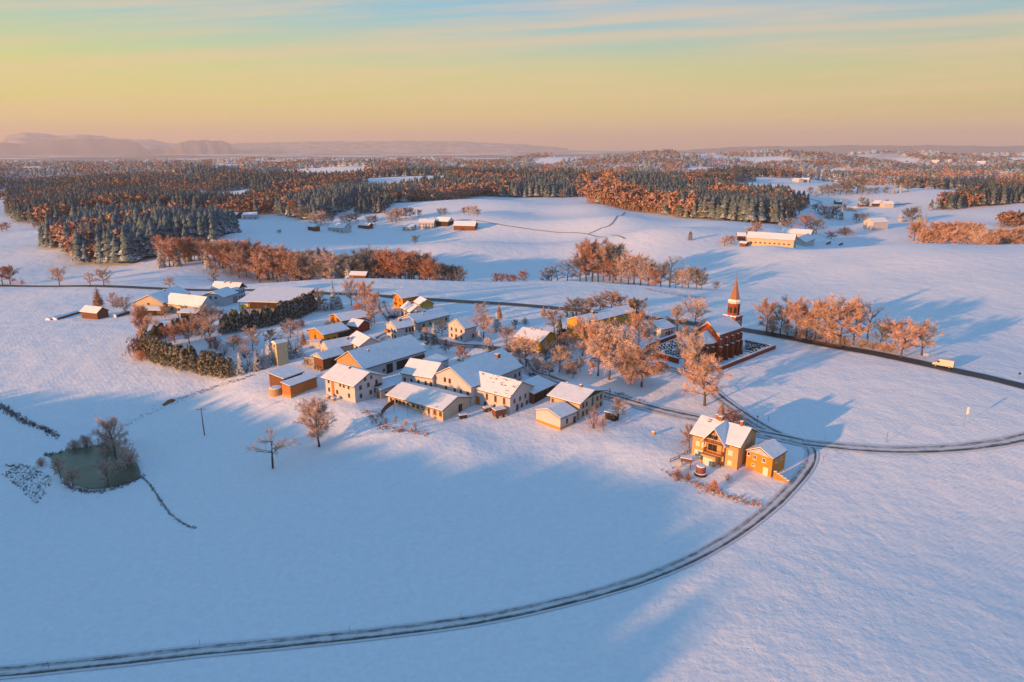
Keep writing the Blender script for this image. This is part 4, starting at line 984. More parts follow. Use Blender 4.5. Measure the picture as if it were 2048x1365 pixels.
build('front_gable_house', 'small cream gabled outbuilding standing in front of the green gabled house', 'outbuilding', (1121.1, 838.4), (1157, 823), (1094.8, 819.4), 3.5, M_WHITE, oe=.35, og=.35, plinth=(M_ORANGE, .7),
   rows=[('F', [-.1], 1.2, .8, 1.4)], doors=[('F', .36, .2, .9, 2.0, M_DARKW)])
build('open_shed', 'brown shed with open dark bays beside the patchy roof house', 'shed', (1067.7, 789.4), (1113.8, 768.8), (1050, 768.5), 3.1, M_WOOD, W=7.5, rise=1.3, oe=.4, og=.2, mono=True,
   doors=[('F', -.33, 0, 2.4, 2.5, M_DARKW), ('F', -.05, 0, 3.6, 2.5, M_DARKW), ('F', .28, 0, 2.2, 2.5, M_DARKW)])  # dark board panels stand in for the shade inside the open bays
build('white_shed', 'small white shed with sloping snowy roof right of the long barn', 'shed', (870.9, 729.5), (899, 717.7), (845.5, 725.0), 3.2, M_WHITE, W=5.5, rise=.9, mono=True, oe=.25, og=.25)

# --- the apricot house by the junction
ap = build('apricot_house', 'large apricot house with balconies and garage beside the road junction', 'house', (1481.8, 897.7), (1378, 868.2), (1504.5, 858), 6.1, M_APRI, oe=.7, og=.8, plinth=(M_CONC, .25),
   rows=[('F', [-.34], 3.3, 1.1, 1.3, M_FRAMEW, M_SHUT), ('F', [-.34], .7, 1.1, 1.2, M_FRAMEW, M_SHUT), ('F', [.25, .38], 3.3, 1.0, 1.2, M_FRAMEW, M_SHUT), ('G0', [.05], 5.5, .9, 1.5, M_FRAMEW), ('F', [-.10], .6, .8, .8, M_FRAMEW)],
   doors=[('F', .34, 0, 2.3, 2.3, M_SHUT)], chim=[(-.30, 1.0, .7, 1.3), (.10, 1.0, 1.0, 1.2), (.17, 1.0, .6, 1.4), (.28, .80, .7, .5)])
def local_box(b, mb, w, a0, a1, z0, z1, o0, o1, mi=0):
    fn, ln, ax = wall_fn(b, w); p0 = fn(a0, z0, o0); p1 = fn(a1, z1, o1)
    mb.box(*(v for i in range(3) for v in (min(p0[i], p1[i]), max(p0[i], p1[i]))), mi)
# cross gable bay with balconies and garage
a0, a1 = -.22, .20; amid = (a0 + a1) / 2; fn, ln, ax = wall_fn(ap, 'F'); sgx = ap.sg
hb = (a1 - a0) / 2 * ln; OUT = 1.5
m = MB(); zc = 6.1 + 3.3
def gy(a, z, o): return fn(a, z, o)
def prism_front(mb, prof, o0, o1, mi=0):
    n_ = len(prof); V = [gy(a, z, o0) for a, z in prof] + [gy(a, z, o1) for a, z in prof]
    F = [tuple(range(n_)), tuple(range(n_, 2 * n_))[::-1]] + [(i, n_ + i, n_ + (i + 1) % n_, (i + 1) % n_) for i in range(n_)]
    mb.add(V, F, mi)
prism_front(m, [(a0, -1.6), (a1, -1.6), (a1, 6.1), (amid, zc - .1), (a0, 6.1)], -2.0, .35)
m.build('bay', M_APRI, ap.root)
m = MB(); ov = .055
s2 = 3.3 / hb
prism_front(m, [(a0 - ov, 6.1 - s2 * ov * ln), (amid, zc), (a1 + ov, 6.1 - s2 * ov * ln), (a1 + ov, 6.28 - s2 * ov * ln), (amid, zc + .18), (a0 - ov, 6.28 - s2 * ov * ln)], -ap.W / 2 + .3, OUT + .2)
rf = m.build('gable_roof', M_FASCIA, ap.root); m = MB()
prism_front(m, [(a0 - ov, 6.29 - s2 * ov * ln), (amid, zc + .19), (a1 + ov, 6.29 - s2 * ov * ln), (a1 + ov, 6.48 - s2 * ov * ln), (amid, zc + .40), (a0 - ov, 6.48 - s2 * ov * ln)], -ap.W / 2 + .3, OUT + .15)
m.build('snow_cover', M_SNOW, rf)
for z in (2.9, 5.7):
    m = MB(); local_box(ap, m, 'F', a0 + .01, a1 - .01, z - .18, z, .352, OUT)
    bal = m.build('balcony', M_PALEW, ap.root)
    m = MB(); local_box(ap, m, 'F', a0 + .01, a1 - .01, z + .85, z + .93, OUT - .08, OUT + .02)
    for i in range(15):
        a = a0 + .015 + (a1 - a0 - .03) * i / 14; local_box(ap, m, 'F', a - .0035, a + .0035, z, z + .85, OUT - .05, OUT - .01)
    for a in (a0 + .012, a1 - .012): local_box(ap, m, 'F', a - .004, a + .004, z, z + .9, .36, OUT - .08)
    m.build('railing', M_OWOOD, bal)
m = MB()
for a in (a0 + .015, a1 - .015, amid): local_box(ap, m, 'F', a - .008, a + .008, 0, 6.1 if a != amid else zc - .3, OUT - .12, OUT + .06) if a != amid else local_box(ap, m, 'F', a - .006, a + .006, 5.7, zc - .2, OUT - .12, OUT)
m.build('post', M_WOOD, ap.root)
for z, hh in ((3.1, 1.9), (5.9, 1.5)):
    m = MB(); local_box(ap, m, 'F', -.02 - .04, .14, z, z + hh, .30, .40); q = m.build('window', M_FRAME, ap.root)
    m = MB(); local_box(ap, m, 'F', -.05, .035, z + .1, z + hh - .1, .401, .42); local_box(ap, m, 'F', .045, .13, z + .1, z + hh - .1, .401, .42); m.build('pane', M_GLASS, q)
m = MB(); local_box(ap, m, 'F', -.12, a1, -1.5, 2.7, .352, 2.6); g_ = m.build('garage', M_APRI, ap.root)
m = MB(); local_box(ap, m, 'F', -.07, .14, -.2, 2.1, 2.602, 2.68); m.build('garage_door', M_SHUT, g_)
an = build('apricot_annex', 'orange gabled annex at the right of the apricot house', 'annex', (1546.6, 920.5), (1576, 902), (1519.7, 896.9), 4.8, M_ORANGE, oe=.3, og=.35,
   rows=[('G0', [-.18, .18], 3.2, .9, 1.1, M_FRAMEW), ('G0', [.2], 1.4, .9, .6, M_FRAMEW), ('G0', [.42], 3.6, .8, 1.0, M_FRAMEW), ('F', [-.2, .15], 3.2, .9, .8, M_FRAMEW)], doors=[('G0', -.28, -.2, 1.2, 2.3, M_SHUT)])

# --- farm group on the left
build('field_shed', 'small brown boarded shed alone in the left field', 'shed', (193.5, 628.0), (158, 624), (205, 615.2), 2.9, M_WOOD, oe=.5, og=.5)
build('cream_barn', 'cream gabled barn with half sunlit snowy roof at the left farm', 'barn', (326, 607.4), (382.7, 586.9), (296.8, 591.2), 5.0, M_CREAM, oe=.4, og=.5, asym=1.3, rows=[('G0', [0], 4.0, 1, 1)], chim=[(.0, .95, .8, .6)])
build('porch_roof', 'low open lean-to in front of the cream gabled barn', 'shed', (322, 622), (271, 621), (320, 612), 2.8, M_DARKW, W=4.5, rise=.9, mono=True, open_=True, oe=.3, og=.3)
build('farm_hall', 'long cream stable with sunlit roof in front of the left farm', 'barn', (400.3, 616.2), (326, 607.4), (415, 594.7), 4.0, M_CREAM, oe=.4, og=.6, gmat=M_WHITE, gfrom=1.0, rows=[('G0', [-.2, 0, .15], 3.9, .8, .8), ('G0', [-.2, .1, .3], 1, .9, 1.3), ('F', [-.3, .1, .3], 1.4, 1.3, 1.0)])
build('carport', 'open carport with dark interior before the long cream stable', 'carport', (392.5, 627.5), (353, 626), (397.4, 618), 2.7, M_DARKW, W=5, rise=.8, mono=True, open_=True, oe=.3, og=.3)
build('white_hall', 'white gabled hall with blue shaded roof at the left farm', 'building', (447.2, 596.3), (479, 586.0), (422.8, 583.9), 4.4, M_WHITE, oe=.35, og=.4, rows=[('G0', [-.15, .1], 3.6, 1.1, 1.1)], doors=[('F', .25, 0, 3.4, 3.4, M_METAL)])
build('brown_gable_house', 'white farmhouse with brown gable behind the white gabled hall', 'house', (476, 581.0), (420, 577.5), (484.5, 566.4), 5.6, M_WHITE, oe=.9, og=1.2, gmat=M_WOOD, gfrom=6.0, rows=[('G0', [-.3, 0, .3], 3.4, 1, 1.3), ('G0', [-.3, 0, .3], .9, 1, 1.3)], chim=[(.1, .9, .7, .8), (-.1, .9, .7, .7)])
build('machinery_barn', 'wide low machinery barn with flat snowy roof and open dark front', 'barn', (592.3, 607.4), (474.2, 603.5), (607, 585), 4.2, M_DARKW, W=22, rise=2.6, mono=True, open_=True, oe=.5, og=.5)
build('small_farm_house', 'little cream house at the right end of the machinery barn', 'house', (632.4, 605), (599, 605), (636, 588), 3.0, M_CREAM, W=9, rise=1.9, oe=.4, og=.4, rows=[('F', [-.2, .2], 1, 1.1, 1.1)], chim=[(-.3, .9, .6, .7)])

# --- middle and back of the hamlet
build('orange_farmhouse', 'orange two storey house in front of the main road', 'house', (803.5, 598.6), (839.6, 592.7), (791.8, 587.9), 5.2, M_ORANGE, oe=.6, og=.9, rows=[('G0', [-.2, .2], 3.4, .9, 1.2), ('G0', [-.2, .2], .8, .9, 1.2), ('F', [0, .3], 2.8, 1, 1)])
build('red_gable_house', 'white house with dark red gable and sunlit roof at the village street', 'house', (819, 626), (798.6, 616.2), (835.7, 612.3), 3.6, M_WHITE, oe=.6, og=.6, gmat=M_REDW, gfrom=3.4, chim=[(.05, .95, .6, .8)], rows=[('F', [0, .3], 1.2, .9, 1.1)])
build('yellow_gable_house', 'small house with yellow gable behind the dark red gable', 'house', (839.6, 611.0), (826, 604.0), (854, 600.0), 3.6, M_CREAM, oe=.4, og=.4, gmat=M_YELLOW, gfrom=2.4)
build('long_blue_roof', 'long single storey house with blue shaded roof in the back row', 'house', (833.8, 647.4), (902, 630), (812.5, 633.5), 3.0, M_CREAM, W=12, rise=2.4, oe=.6, og=.5, rows=[('F', [-.3, -.1, .2, .4], .9, 1.1, 1.1)], chim=[(-.22, 1, .7, .9), (-.02, .9, .6, .8), (-.12, .7, .5, .5)])
bh = build('balcony_house', 'white house with orange balcony at the bend of the village street', 'house', (792.7, 659.5), (831.8, 651.7), (780, 643.5), 4.6, M_WHITE, oe=.5, og=.6, rows=[('F', [.05, .25, .42], 2.6, .9, 1.5), ('F', [.0, .3], .6, .9, 1.2), ('G0', [-.3, .0], 2.8, .9, 1.3), ('G0', [-.3, .0], .6, .9, 1.3)], chim=[(-.05, .85, 1.0, .9)])
m = MB(); local_box(bh, m, 'G0', .12, .45, 2.3, 3.3, .35, 1.3); m.build('balcony', M_OWOOD, bh.root)
build('white_gable_house', 'white house with steep gable in the centre of the village', 'house', (929.5, 659.6), (955.8, 652.8), (910.9, 638.6), 5.2, M_WHITE, oe=.5, og=.4, plinth=(M_CONC, .3), rows=[('G0', [-.3, .02, .3], 3.4, .85, 1.2), ('G0', [-.3, .3], .9, .85, 1.2), ('G0', [.0], 6.0, .8, 1.0), ('F', [.2], 1.2, .8, 1.3)], doors=[('G0', .02, 0, 1.1, 2.2, M_FRAME)])
build('yellow_house', 'yellow house with sunlit snowy roof left of the park', 'house', (1082.8, 684.5), (1026, 673.8), (1101, 665), 4.7, M_YELLOW, oe=.6, og=.6, rows=[('G0', [-.2, .2], 2.8, .9, 1.2, M_FRAMEW), ('F', [-.25, .2, .38], 2.8, 1, 1.2, M_FRAMEW), ('F', [-.25, .05, .3], .6, 1, 1.2, M_FRAMEW)], chim=[(.05, .97, .7, .5), (.15, .97, .7, .5), (-.2, .97, .3, 1.4)])
build('long_orange_building', 'long orange yellow building with blue shaded roof near the main road', 'building', (1167, 649), (1272, 623.5), (1149.4, 634.7), 6.4, M_YELLOW, oe=.4, og=.35, rows=[('G0', [-.05, .15], 3.6, 1.0, 1.3, M_FRAMEW), ('F', sp(9), 3.8, 1.1, 1.2, M_FRAMEW), ('F', sp(9), 1.0, 1.1, 1.2, M_FRAMEW)], chim=[(-.18, .95, 1.2, 1.0), (-.12, .9, .9, .6)])
build('chimney_bungalow', 'white bungalow with blue shaded roof behind the huge trees', 'house', (1223.6, 684.0), (1272.4, 672.8), (1211, 661), 2.9, M_WHITE, W=11.5, rise=3.0, oe=.5, og=.5, rows=[('F', [-.35, .1, .35], .8, 1.2, 1.1)], doors=[('F', -.1, 0, 1.1, 2.1, M_DARKW)], chim=[(-.02, .8, 1.1, 1.1)])
build('white_bungalow', 'white bungalow with dark windows in its gable left of the church', 'house', (1322.2, 660.9), (1352.5, 655.0), (1300.7, 644.5), 3.2, M_WHITE, oe=.4, og=.4, rows=[('G0', [-.25, .05], 1.0, 1.4, 1.0), ('F', [-.1, .3], 1.0, .9, 1.1)], doors=[('F', .1, 0, 1, 2.1, M_DARKW)])
build('orange_barn', 'orange walled barn with blue shaded roof left of the village street', 'barn', (646, 671.8), (700.7, 659), (628.5, 657.2), 3.6, M_ORANGE, oe=.4, og=.5, rows=[('F', [-.33, -.08], 1.2, 1.0, .9)], doors=[('F', .32, 0, 6.0, 3.0, M_DARKW)])
build('flat_garage', 'white garage with flat snowy roof before the orange walled barn', 'garage', (640, 684), (646, 680), (621, 680), 2.5, M_WHITE, W=4.5, rise=.15, mono=True, oe=.2, og=.2, doors=[('F', 0, 0, 1, 2, M_METAL)])
og_ = build('orange_gable_house', 'house with small orange gable and very wide blue roof in the back row', 'house', (682.2, 644.0), (736.9, 634.5), (667.5, 628.9), 3.3, M_ORANGE, oe=.8, og=.8, rows=[('G0', [-.1, .2], 2.4, 1, 1.2)], doors=[('G0', .3, 0, 1.4, 2.2, M_OWOOD)])
build('red_cottage', 'small red walled cottage with sunlit roof by the street', 'house', (716.4, 655.5), (691, 651.3), (729, 641.6), 2.9, M_REDW, oe=.5, og=.5, rows=[('F', [0], .9, 1, 1)])
build('cream_cottage', 'cream cottage with narrow blue roof behind the brown wooden shed', 'house', (655.8, 700.5), (709.5, 689.4), (645, 687.5), 3.8, M_CREAM, W=7, rise=2.3, oe=.4, og=.4, rows=[('G0', [-.1, .2], 1.8, .8, 1)], chim=[(.38, .7, .6, .9)])
build('pink_cottage', 'small white house with sunlit roof slope behind the long barn', 'house', (717.3, 694.8), (690, 680), (735, 680.6), 4.0, M_WHITE, W=9.5, rise=2.6, oe=.4, og=.5, rows=[('G0', [.2], 2.2, .9, 1)])
build('brown_shed', 'brown wooden shed with stacked logs left of the long barn', 'shed', (645, 720.7), (692, 708), (632.4, 707), 3.7, M_WOOD, oe=.4, og=.4, doors=[('F', .1, 0, 4, 2.6, M_DARKW)])
build('grey_shed', 'grey open sided shed right of the cream tower', 'shed', (608, 717), (634, 705.5), (592, 712.5), 2.8, M_CONC, W=4.2, rise=.3, mono=True, oe=.3, og=.3)

# --- farms beyond
def far(name, label, cat, E0, E1, W_, rise, hw, wall, up=True, **kw):
    R_ = (E0[0] + 6, E0[1] - 6)
    return build(name, label, cat, E0, E1, R_, hw, wall, W=W_, rise=rise, **kw)
build('large_barn', 'big cream and brown barn of the farm on the right, sunlit', 'barn', (1589.7, 481.5), (1492, 475.5), (1598, 470), 5.4, M_CREAM, W=15, rise=4.0, oe=.5, og=.6, rows=[('F', sp(9), 1.5, 1.4, 1.0)])
m = MB(); bb = bpy.data.objects[-1] if False else None
build('farm_house_far', 'farm building with shaded lower roof right of the big cream barn', 'barn', (1612, 485), (1632.5, 476.5), (1596, 468), 4.2, M_WHITE, W=14, rise=4, oe=1, og=.8)
far('farm_hall_far', 'long roof behind the big cream barn', 'barn', (1622, 470), (1561, 466), 14, 3.6, 5, M_CREAM)
far('small_barn_far', 'little shed at the left end of the big cream barn', 'shed', (1493, 473), (1474, 472.5), 9, 2.4, 4, M_WOOD)
far('hut_far', 'low hut below the left end of the big cream barn', 'shed', (1492, 488), (1477, 486), 5, 1.2, 2.6, M_WOOD)
far('cottage_far', 'small red boarded cottage, left building of the middle farm', 'house', (629, 455), (613, 453.5), 8, 2.4, 4, M_WOOD)
far('farmhouse_far', 'white farmhouse with broad roof in the middle farm', 'house', (687, 458.5), (654, 456.5), 14, 4.2, 4.5, M_WHITE, rows=[('F', sp(4), 1.2, 1.2, 1.2)])
far('shed_far', 'low shed right of the white middle farmhouse', 'shed', (737, 450.5), (714, 449), 9, 2.4, 3.4, M_WOOD)
far('garage_far', 'low white building left of the white house on the ridge farm', 'building', (828, 442.5), (803, 442), 9, 2.2, 3.6, M_WHITE, rows=[('F', sp(3), 1, 1.8, 1)])
far('house_far', 'white house with rows of dark windows at the ridge farm', 'house', (868, 440), (835, 439.5), 13, 3.2, 6, M_WHITE, rows=[('F', sp(5), 1.0, 1.1, 1.3), ('F', sp(5), 3.8, 1.1, 1.3)], chim=[(0, 1, .9, .9)])
build('dark_gable_far', 'dark boarded gable barn in the middle of the ridge farm', 'barn', (896, 439.0), (870, 437.5), (888, 432), 5, M_DARKW, W=12, rise=3.6)
far('long_barn_far', 'long red brown barn at the right end of the ridge farm', 'barn', (950, 438), (905, 437), 13, 4, 4.6, M_WOOD)
far('shed_left_far', 'small red shed beside the blue wood on the left', 'shed', (474, 430.5), (457, 430), 9, 2.4, 4.5, M_WOOD)
far('hall_left_far', 'white hall at the edge of the blue wood on the left', 'building', (514, 430.5), (484, 431), 13, 2.8, 4.5, M_WHITE, rows=[('F', sp(3), 1, 2, 1)])
p = atY(716, 445); 
far('hut_grove', 'low hut with snowy roof at the foot of the grove', 'shed', (732, 551.5), (697, 550.5), 7, 1.8, 1.6, M_WOOD)
for i, a in enumerate([((1618, 360.5), (1600, 360), 16, 4, 6, M_CREAM, 'farm with pale roof on the far right slope'), ((1598, 360), (1583, 359), 14, 3, 5, M_WHITE, 'small building left of the pale roofed far farm'),
        ((1767, 390.5), (1745, 390), 16, 4, 4, M_DARKW, 'dark barn in the shaded valley on the right'), ((1792, 392.5), (1771, 392.5), 14, 4, 5, M_WHITE, 'white barn beside the dark barn in the shaded valley'),
        ((1716, 417), (1697, 417), 12, 2.4, 4.5, M_CREAM, 'cream building in the middle of the shaded valley'), ((1668, 424), (1639, 423.5), 14, 4, 4.5, M_WHITE, 'farmhouse with broad roof at the valley road'),
        ((1686, 402), (1672, 402), 9, 2.4, 3.5, M_WOOD, 'low brown hut in the shaded valley'), ((1779, 445), (1747, 446), 17, 4.5, 8, M_WHITE, 'tall white farmhouse behind the right hand brow, sunlit'),
        ((1735, 393), (1722, 393), 8, 2, 3, M_WOOD, 'low shed left of the dark barn in the shaded valley'), ((1119, 391), (1107, 391), 9, 2.4, 3.5, M_DARKW, 'dark hut among bushes on the far crest')]):
    far('valley_house', a[6], 'house', a[0], a[1], a[2], a[3], a[4], a[5])
rt = random.Random(4)
for i in range(34):
    px = rt.uniform(1955, 2046) if i < 26 else rt.uniform(1860, 1950); py = rt.uniform(319.5, 328)
    p = at(px, py); m = MB(); l_ = rt.uniform(9, 16); w_ = rt.uniform(5, 8); h_ = rt.uniform(6, 9)
    r = empty('village_house', p, rt.uniform(0, 3.1)); tag(r, 'tiny pale house of the village far off at the right edge', 'house', 'houses of the far village')
    m.prism([(-w_, -3), (w_, -3), (w_, h_), (0, h_ + w_ * .6), (-w_, h_)], -l_, l_); m.build('wall', rt.choice([M_WHITE, M_CREAM]), r)
    m = MB(); m.prism([(-w_ - 1, h_ - .5), (0, h_ + w_ * .6 + .1), (w_ + 1, h_ - .5), (w_ + 1, h_), (0, h_ + w_ * .6 + .8), (-w_ - 1, h_)], -l_ - 1, l_ + 1); m.build('roof', M_SNOW, r)
for s in INFO: print(s)

# ------------------------------------------------------------------ church
ch = build('church', 'red brick church with snowy roof and pointed tower inside the walled churchyard', 'church', (1439.7, 671.4), (1484.6, 656.7), (1416.3, 645), 9.6, M_BRICK, oe=.25, og=.15, thick=.4)
print('church', INFO[-1])
hl = ch.L / 2; hW = ch.W / 2; sg = ch.sg; Hn = ch.hw; Rn = ch.rise
yl = lambda y: sg * y
# pale gable edge trims
m = MB()
for e in (-1,):
    x = -hl - .18
    for s in (-1, 1):
        y0_, y1_ = s * (hW + .35), 0; z0_, z1_ = Hn - .2, Hn + Rn + .35
        n_ = 10
        V = []
        for xx in (x - .22, x + .22):
            V += [(xx, y0_, z0_), (xx, y1_, z1_), (xx, y1_, z1_ - .45), (xx, y0_, z0_ - .45)]
        m.add(V, [(0, 1, 2, 3), (7, 6, 5, 4), (0, 4, 5, 1), (1, 5, 6, 2), (2, 6, 7, 3), (3, 7, 4, 0)])
m.build('gable_trim', M_BRICKD, ch.root)
# buttresses and lancet windows on both long sides
for s in (-1, 1):
    for i, a in enumerate([-.46, -.2, .06, .32, .49]):
        m = MB(); x = a * ch.L
        m.box(x - .38, x + .38, *(sorted((s * (hW - .1), s * (hW + 1.0)))), -1.5, 5.4); m.box(x - .32, x + .32, *(sorted((s * (hW - .1), s * (hW + .6)))), 5.4, 8.1)
        m.box(x - .42, x + .42, *(sorted((s * (hW + .0), s * (hW + 1.05)))), 5.403, 5.6, 1); m.box(x - .36, x + .36, *(sorted((s * (hW + .0), s * (hW + .65)))), 8.103, 8.3, 1)
        m.box(x - .42, x + .42, *(sorted((s * (hW + 1.003), s * (hW + 1.35)))), -1.5, 1.2); m.build('buttress', [M_BRICK, M_SNOW], ch.root)
    for a in (-.33, -.07, .19, .41):
        x = a * ch.L; m = MB(); P_ = [(x - .55, 2.6), (x + .55, 2.6), (x + .55, 6.2), (x + .35, 6.9), (x, 7.3), (x - .35, 6.9), (x - .55, 6.2)]
        m.prismy(P_, *sorted((s * (hW - .1), s * (hW + .03)))); m.build('window', M_GLASS, ch.root)
for s in (-1, 1):
    m = MB(); m.box(-hl, hl, *(sorted((s * (hW - .1), s * (hW + .12)))), -1.5, 1.0); m.build('plinth', M_BRICK, ch.root)
    m = MB(); m.box(-hl, hl, *(sorted((s * (hW - .1), s * (hW + .16)))), 9.0, 9.35); m.build('cornice', M_BRICK, ch.root)
# polygonal apse at the near gable
ra = hW * .74; m = MB(); angs = [pi / 2 + pi * k / 5 for k in range(6)]
def ring(r, z, cx=0): return [(-hl - .02 + cx + min(0, r * cos(a)) - (1.5 if abs(cos(a)) > -1 else 0) * 0 , r * sin(a), z) for a in angs]
ext = 2.0
def ring2(r, z): return [(-hl + .3, r, z)] + [(-hl - ext + r * cos(a), r * sin(a), z) for a in angs] + [(-hl + .3, -r, z)]
A0, A1 = ring2(ra, -1.5), ring2(ra, 6.9); n_ = len(A0)
m.add(A0 + A1, [(i, (i + 1) % n_, n_ + (i + 1) % n_, n_ + i) for i in range(n_)] + [tuple(range(n_, 2 * n_))]); apse = m.build('apse', M_BRICK, ch.root)
m = MB(); B0 = ring2(ra + .45, 6.903); B0[0] = (-hl - .01, ra + .45, 6.903); B0[-1] = (-hl - .01, -ra - .45, 6.903)
top = [(-hl - .01, 0, 10.6), (-hl - ext + .3, 0, 10.6)]; nn = len(B0); B1 = [(x, y, z + .25) for x, y, z in B0]
V = B0 + B1 + top; F = [tuple(range(nn))[::-1]] + [(i, i + 1, nn + i + 1, nn + i) for i in range(nn - 1)]
F += [(nn, nn + 1, 2 * nn + 1, 2 * nn)] + [(nn + i, nn + i + 1, 2 * nn + 1) for i in range(1, nn - 2)] + [(2 * nn - 2, 2 * nn - 1, 2 * nn, 2 * nn + 1)]
m.add(V, F); m.build('apse_roof', M_SNOW, ch.root)
for k in range(5):
    a = (angs[k] + angs[k + 1]) / 2; m = MB(); rr_ = ra * cos(pi / 10); cx, cy_ = -hl - ext + rr_ * cos(a), rr_ * sin(a)
    m.box(-.45, .45, -.06, .06, 2.4, 5.8); o = m.build('window', M_GLASS, ch.root); o.location = (cx, cy_, 0); o.rotation_euler = (0, 0, a - pi / 2)
for k in range(6):
    a = angs[k]; m = MB(); m.box(-.3, .7, -.3, .3, -1.5, 5.6); m.box(-.3, .75, -.34, .34, 5.603, 5.8, 1); o = m.build('buttress', [M_BRICK, M_SNOW], ch.root); o.location = (-hl - ext + ra * cos(a), ra * sin(a), 0); o.rotation_euler = (0, 0, a)
# tower behind the far gable
tw = 2.35; tx = hl + tw - .6
topz = Vector((0, 0, 0)); apexd = ray(1469, 558)
wp = ch.root.matrix_basis @ Vector((tx, 0, 0)); wp = Matrix.Rotation(0, 3, 'Z') @ wp
rzc = ch.root.rotation_euler.z; wx = ch.root.location.x + cos(rzc) * tx; wy = ch.root.location.y + sin(rzc) * tx
def zat(py): d = ray(1469, py); t_ = wy / d.y; return CAMZ + d.z * t_ - ch.zg
z_apex, z_sb, z_bt, z_sq, z_wb = zat(557), zat(601), zat(606), zat(630), zat(634)
print('tower px', proj((wx, wy, ch.zg + z_apex)), 'heights', z_apex, z_sb, z_bt, z_sq)
tr = empty('tower', (tx, 0, 0)); tr.parent = ch.root
m = MB(); m.box(-tw, tw, -tw, tw, -1.5, z_sq - .6); m.box(-tw - .2, tw + .2, -tw - .2, tw + .2, z_sq - .597, z_sq - .1); 
bw = tw * .82
m.build('shaft', M_BRICK, tr)
m = MB(); m.box(-tw - .25, tw + .25, -tw - .25, tw + .25, z_sq - .097, z_sq + .2); m.build('snow_ledge', M_SNOW, tr)
m = MB(); R8 = bw / cos(pi / 8); O8 = [(R8 * cos(pi / 8 + i * pi / 4), R8 * sin(pi / 8 + i * pi / 4)) for i in range(8)]
m.add([(x, y, z_sq + .2) for x, y in O8] + [(x, y, z_bt) for x, y in O8], [(i, (i + 1) % 8, 8 + (i + 1) % 8, 8 + i) for i in range(8)] + [tuple(range(8, 16))])
m.build('belfry', M_BRICK, tr)
m = MB()
for i in range(8):
    a = i * pi / 4; zz0, zz1 = z_sq + 1.0, z_bt - 1.2
for i in range(0, 8, 1):
    a = i * pi / 4; mm = MB(); w_ = .5; mm.prismy([(-w_, z_sq + 1.0), (w_, z_sq + 1.0), (w_, z_bt - 1.7), (0, z_bt - 1.0), (-w_, z_bt - 1.7)], -.05, .05)
    o = mm.build('louvre', M_BLACK, tr); o.location = (bw * cos(a), bw * sin(a), 0); o.rotation_euler = (0, 0, a - pi / 2)
m = MB(); m.cyl((0, 0), bw * 1.16, bw * 1.22, z_bt + .003, z_sb - .2, 8); m.build('cornice', M_BRICKD, tr)
m = MB(); m.cyl((0, 0), bw * 1.24, bw * .95, z_sb - .197, z_sb + .5, 8); m.build('snow_ledge', M_SNOW, tr)
m = MB(); m.cyl((0, 0), bw * .94, .06, z_sb + .3, z_apex, 8); sp_ = m.build('spire', M_SHINGLE, tr)
m = MB(); m.cyl((0, 0), .05, .05, z_apex - .2, z_apex + 2.4, 6); m.cyl((0, 0), .22, .22, z_apex + .2, z_apex + .5, 8); m.box(-.06, .06, -.6, .6, z_apex + 1.5, z_apex + 1.66); m.build('cross', M_METAL, tr)
for s, nm in ((-sg, 'clock'), (sg, 'clock')):
    mm = MB(); mm.cyl((0, 0), 1.25, 1.25, -.06, .08, 20, 0, 'y'); o = mm.build('clock', M_FRAMEW, tr); o.location = (0, s * (tw + .05), z_sq - 3.0)
    mm = MB(); mm.cyl((0, 0), 1.0, 1.0, -.07, .10, 20, 0, 'y'); f_ = mm.build('dial', M_BLACK, o)
    mm = MB(); mm.box(-.06, .06, -.13, .13, 0, .8); mm.box(0, .55, -.13, .13, -.06, .06); mm.build('hands', M_BRICKD, o)

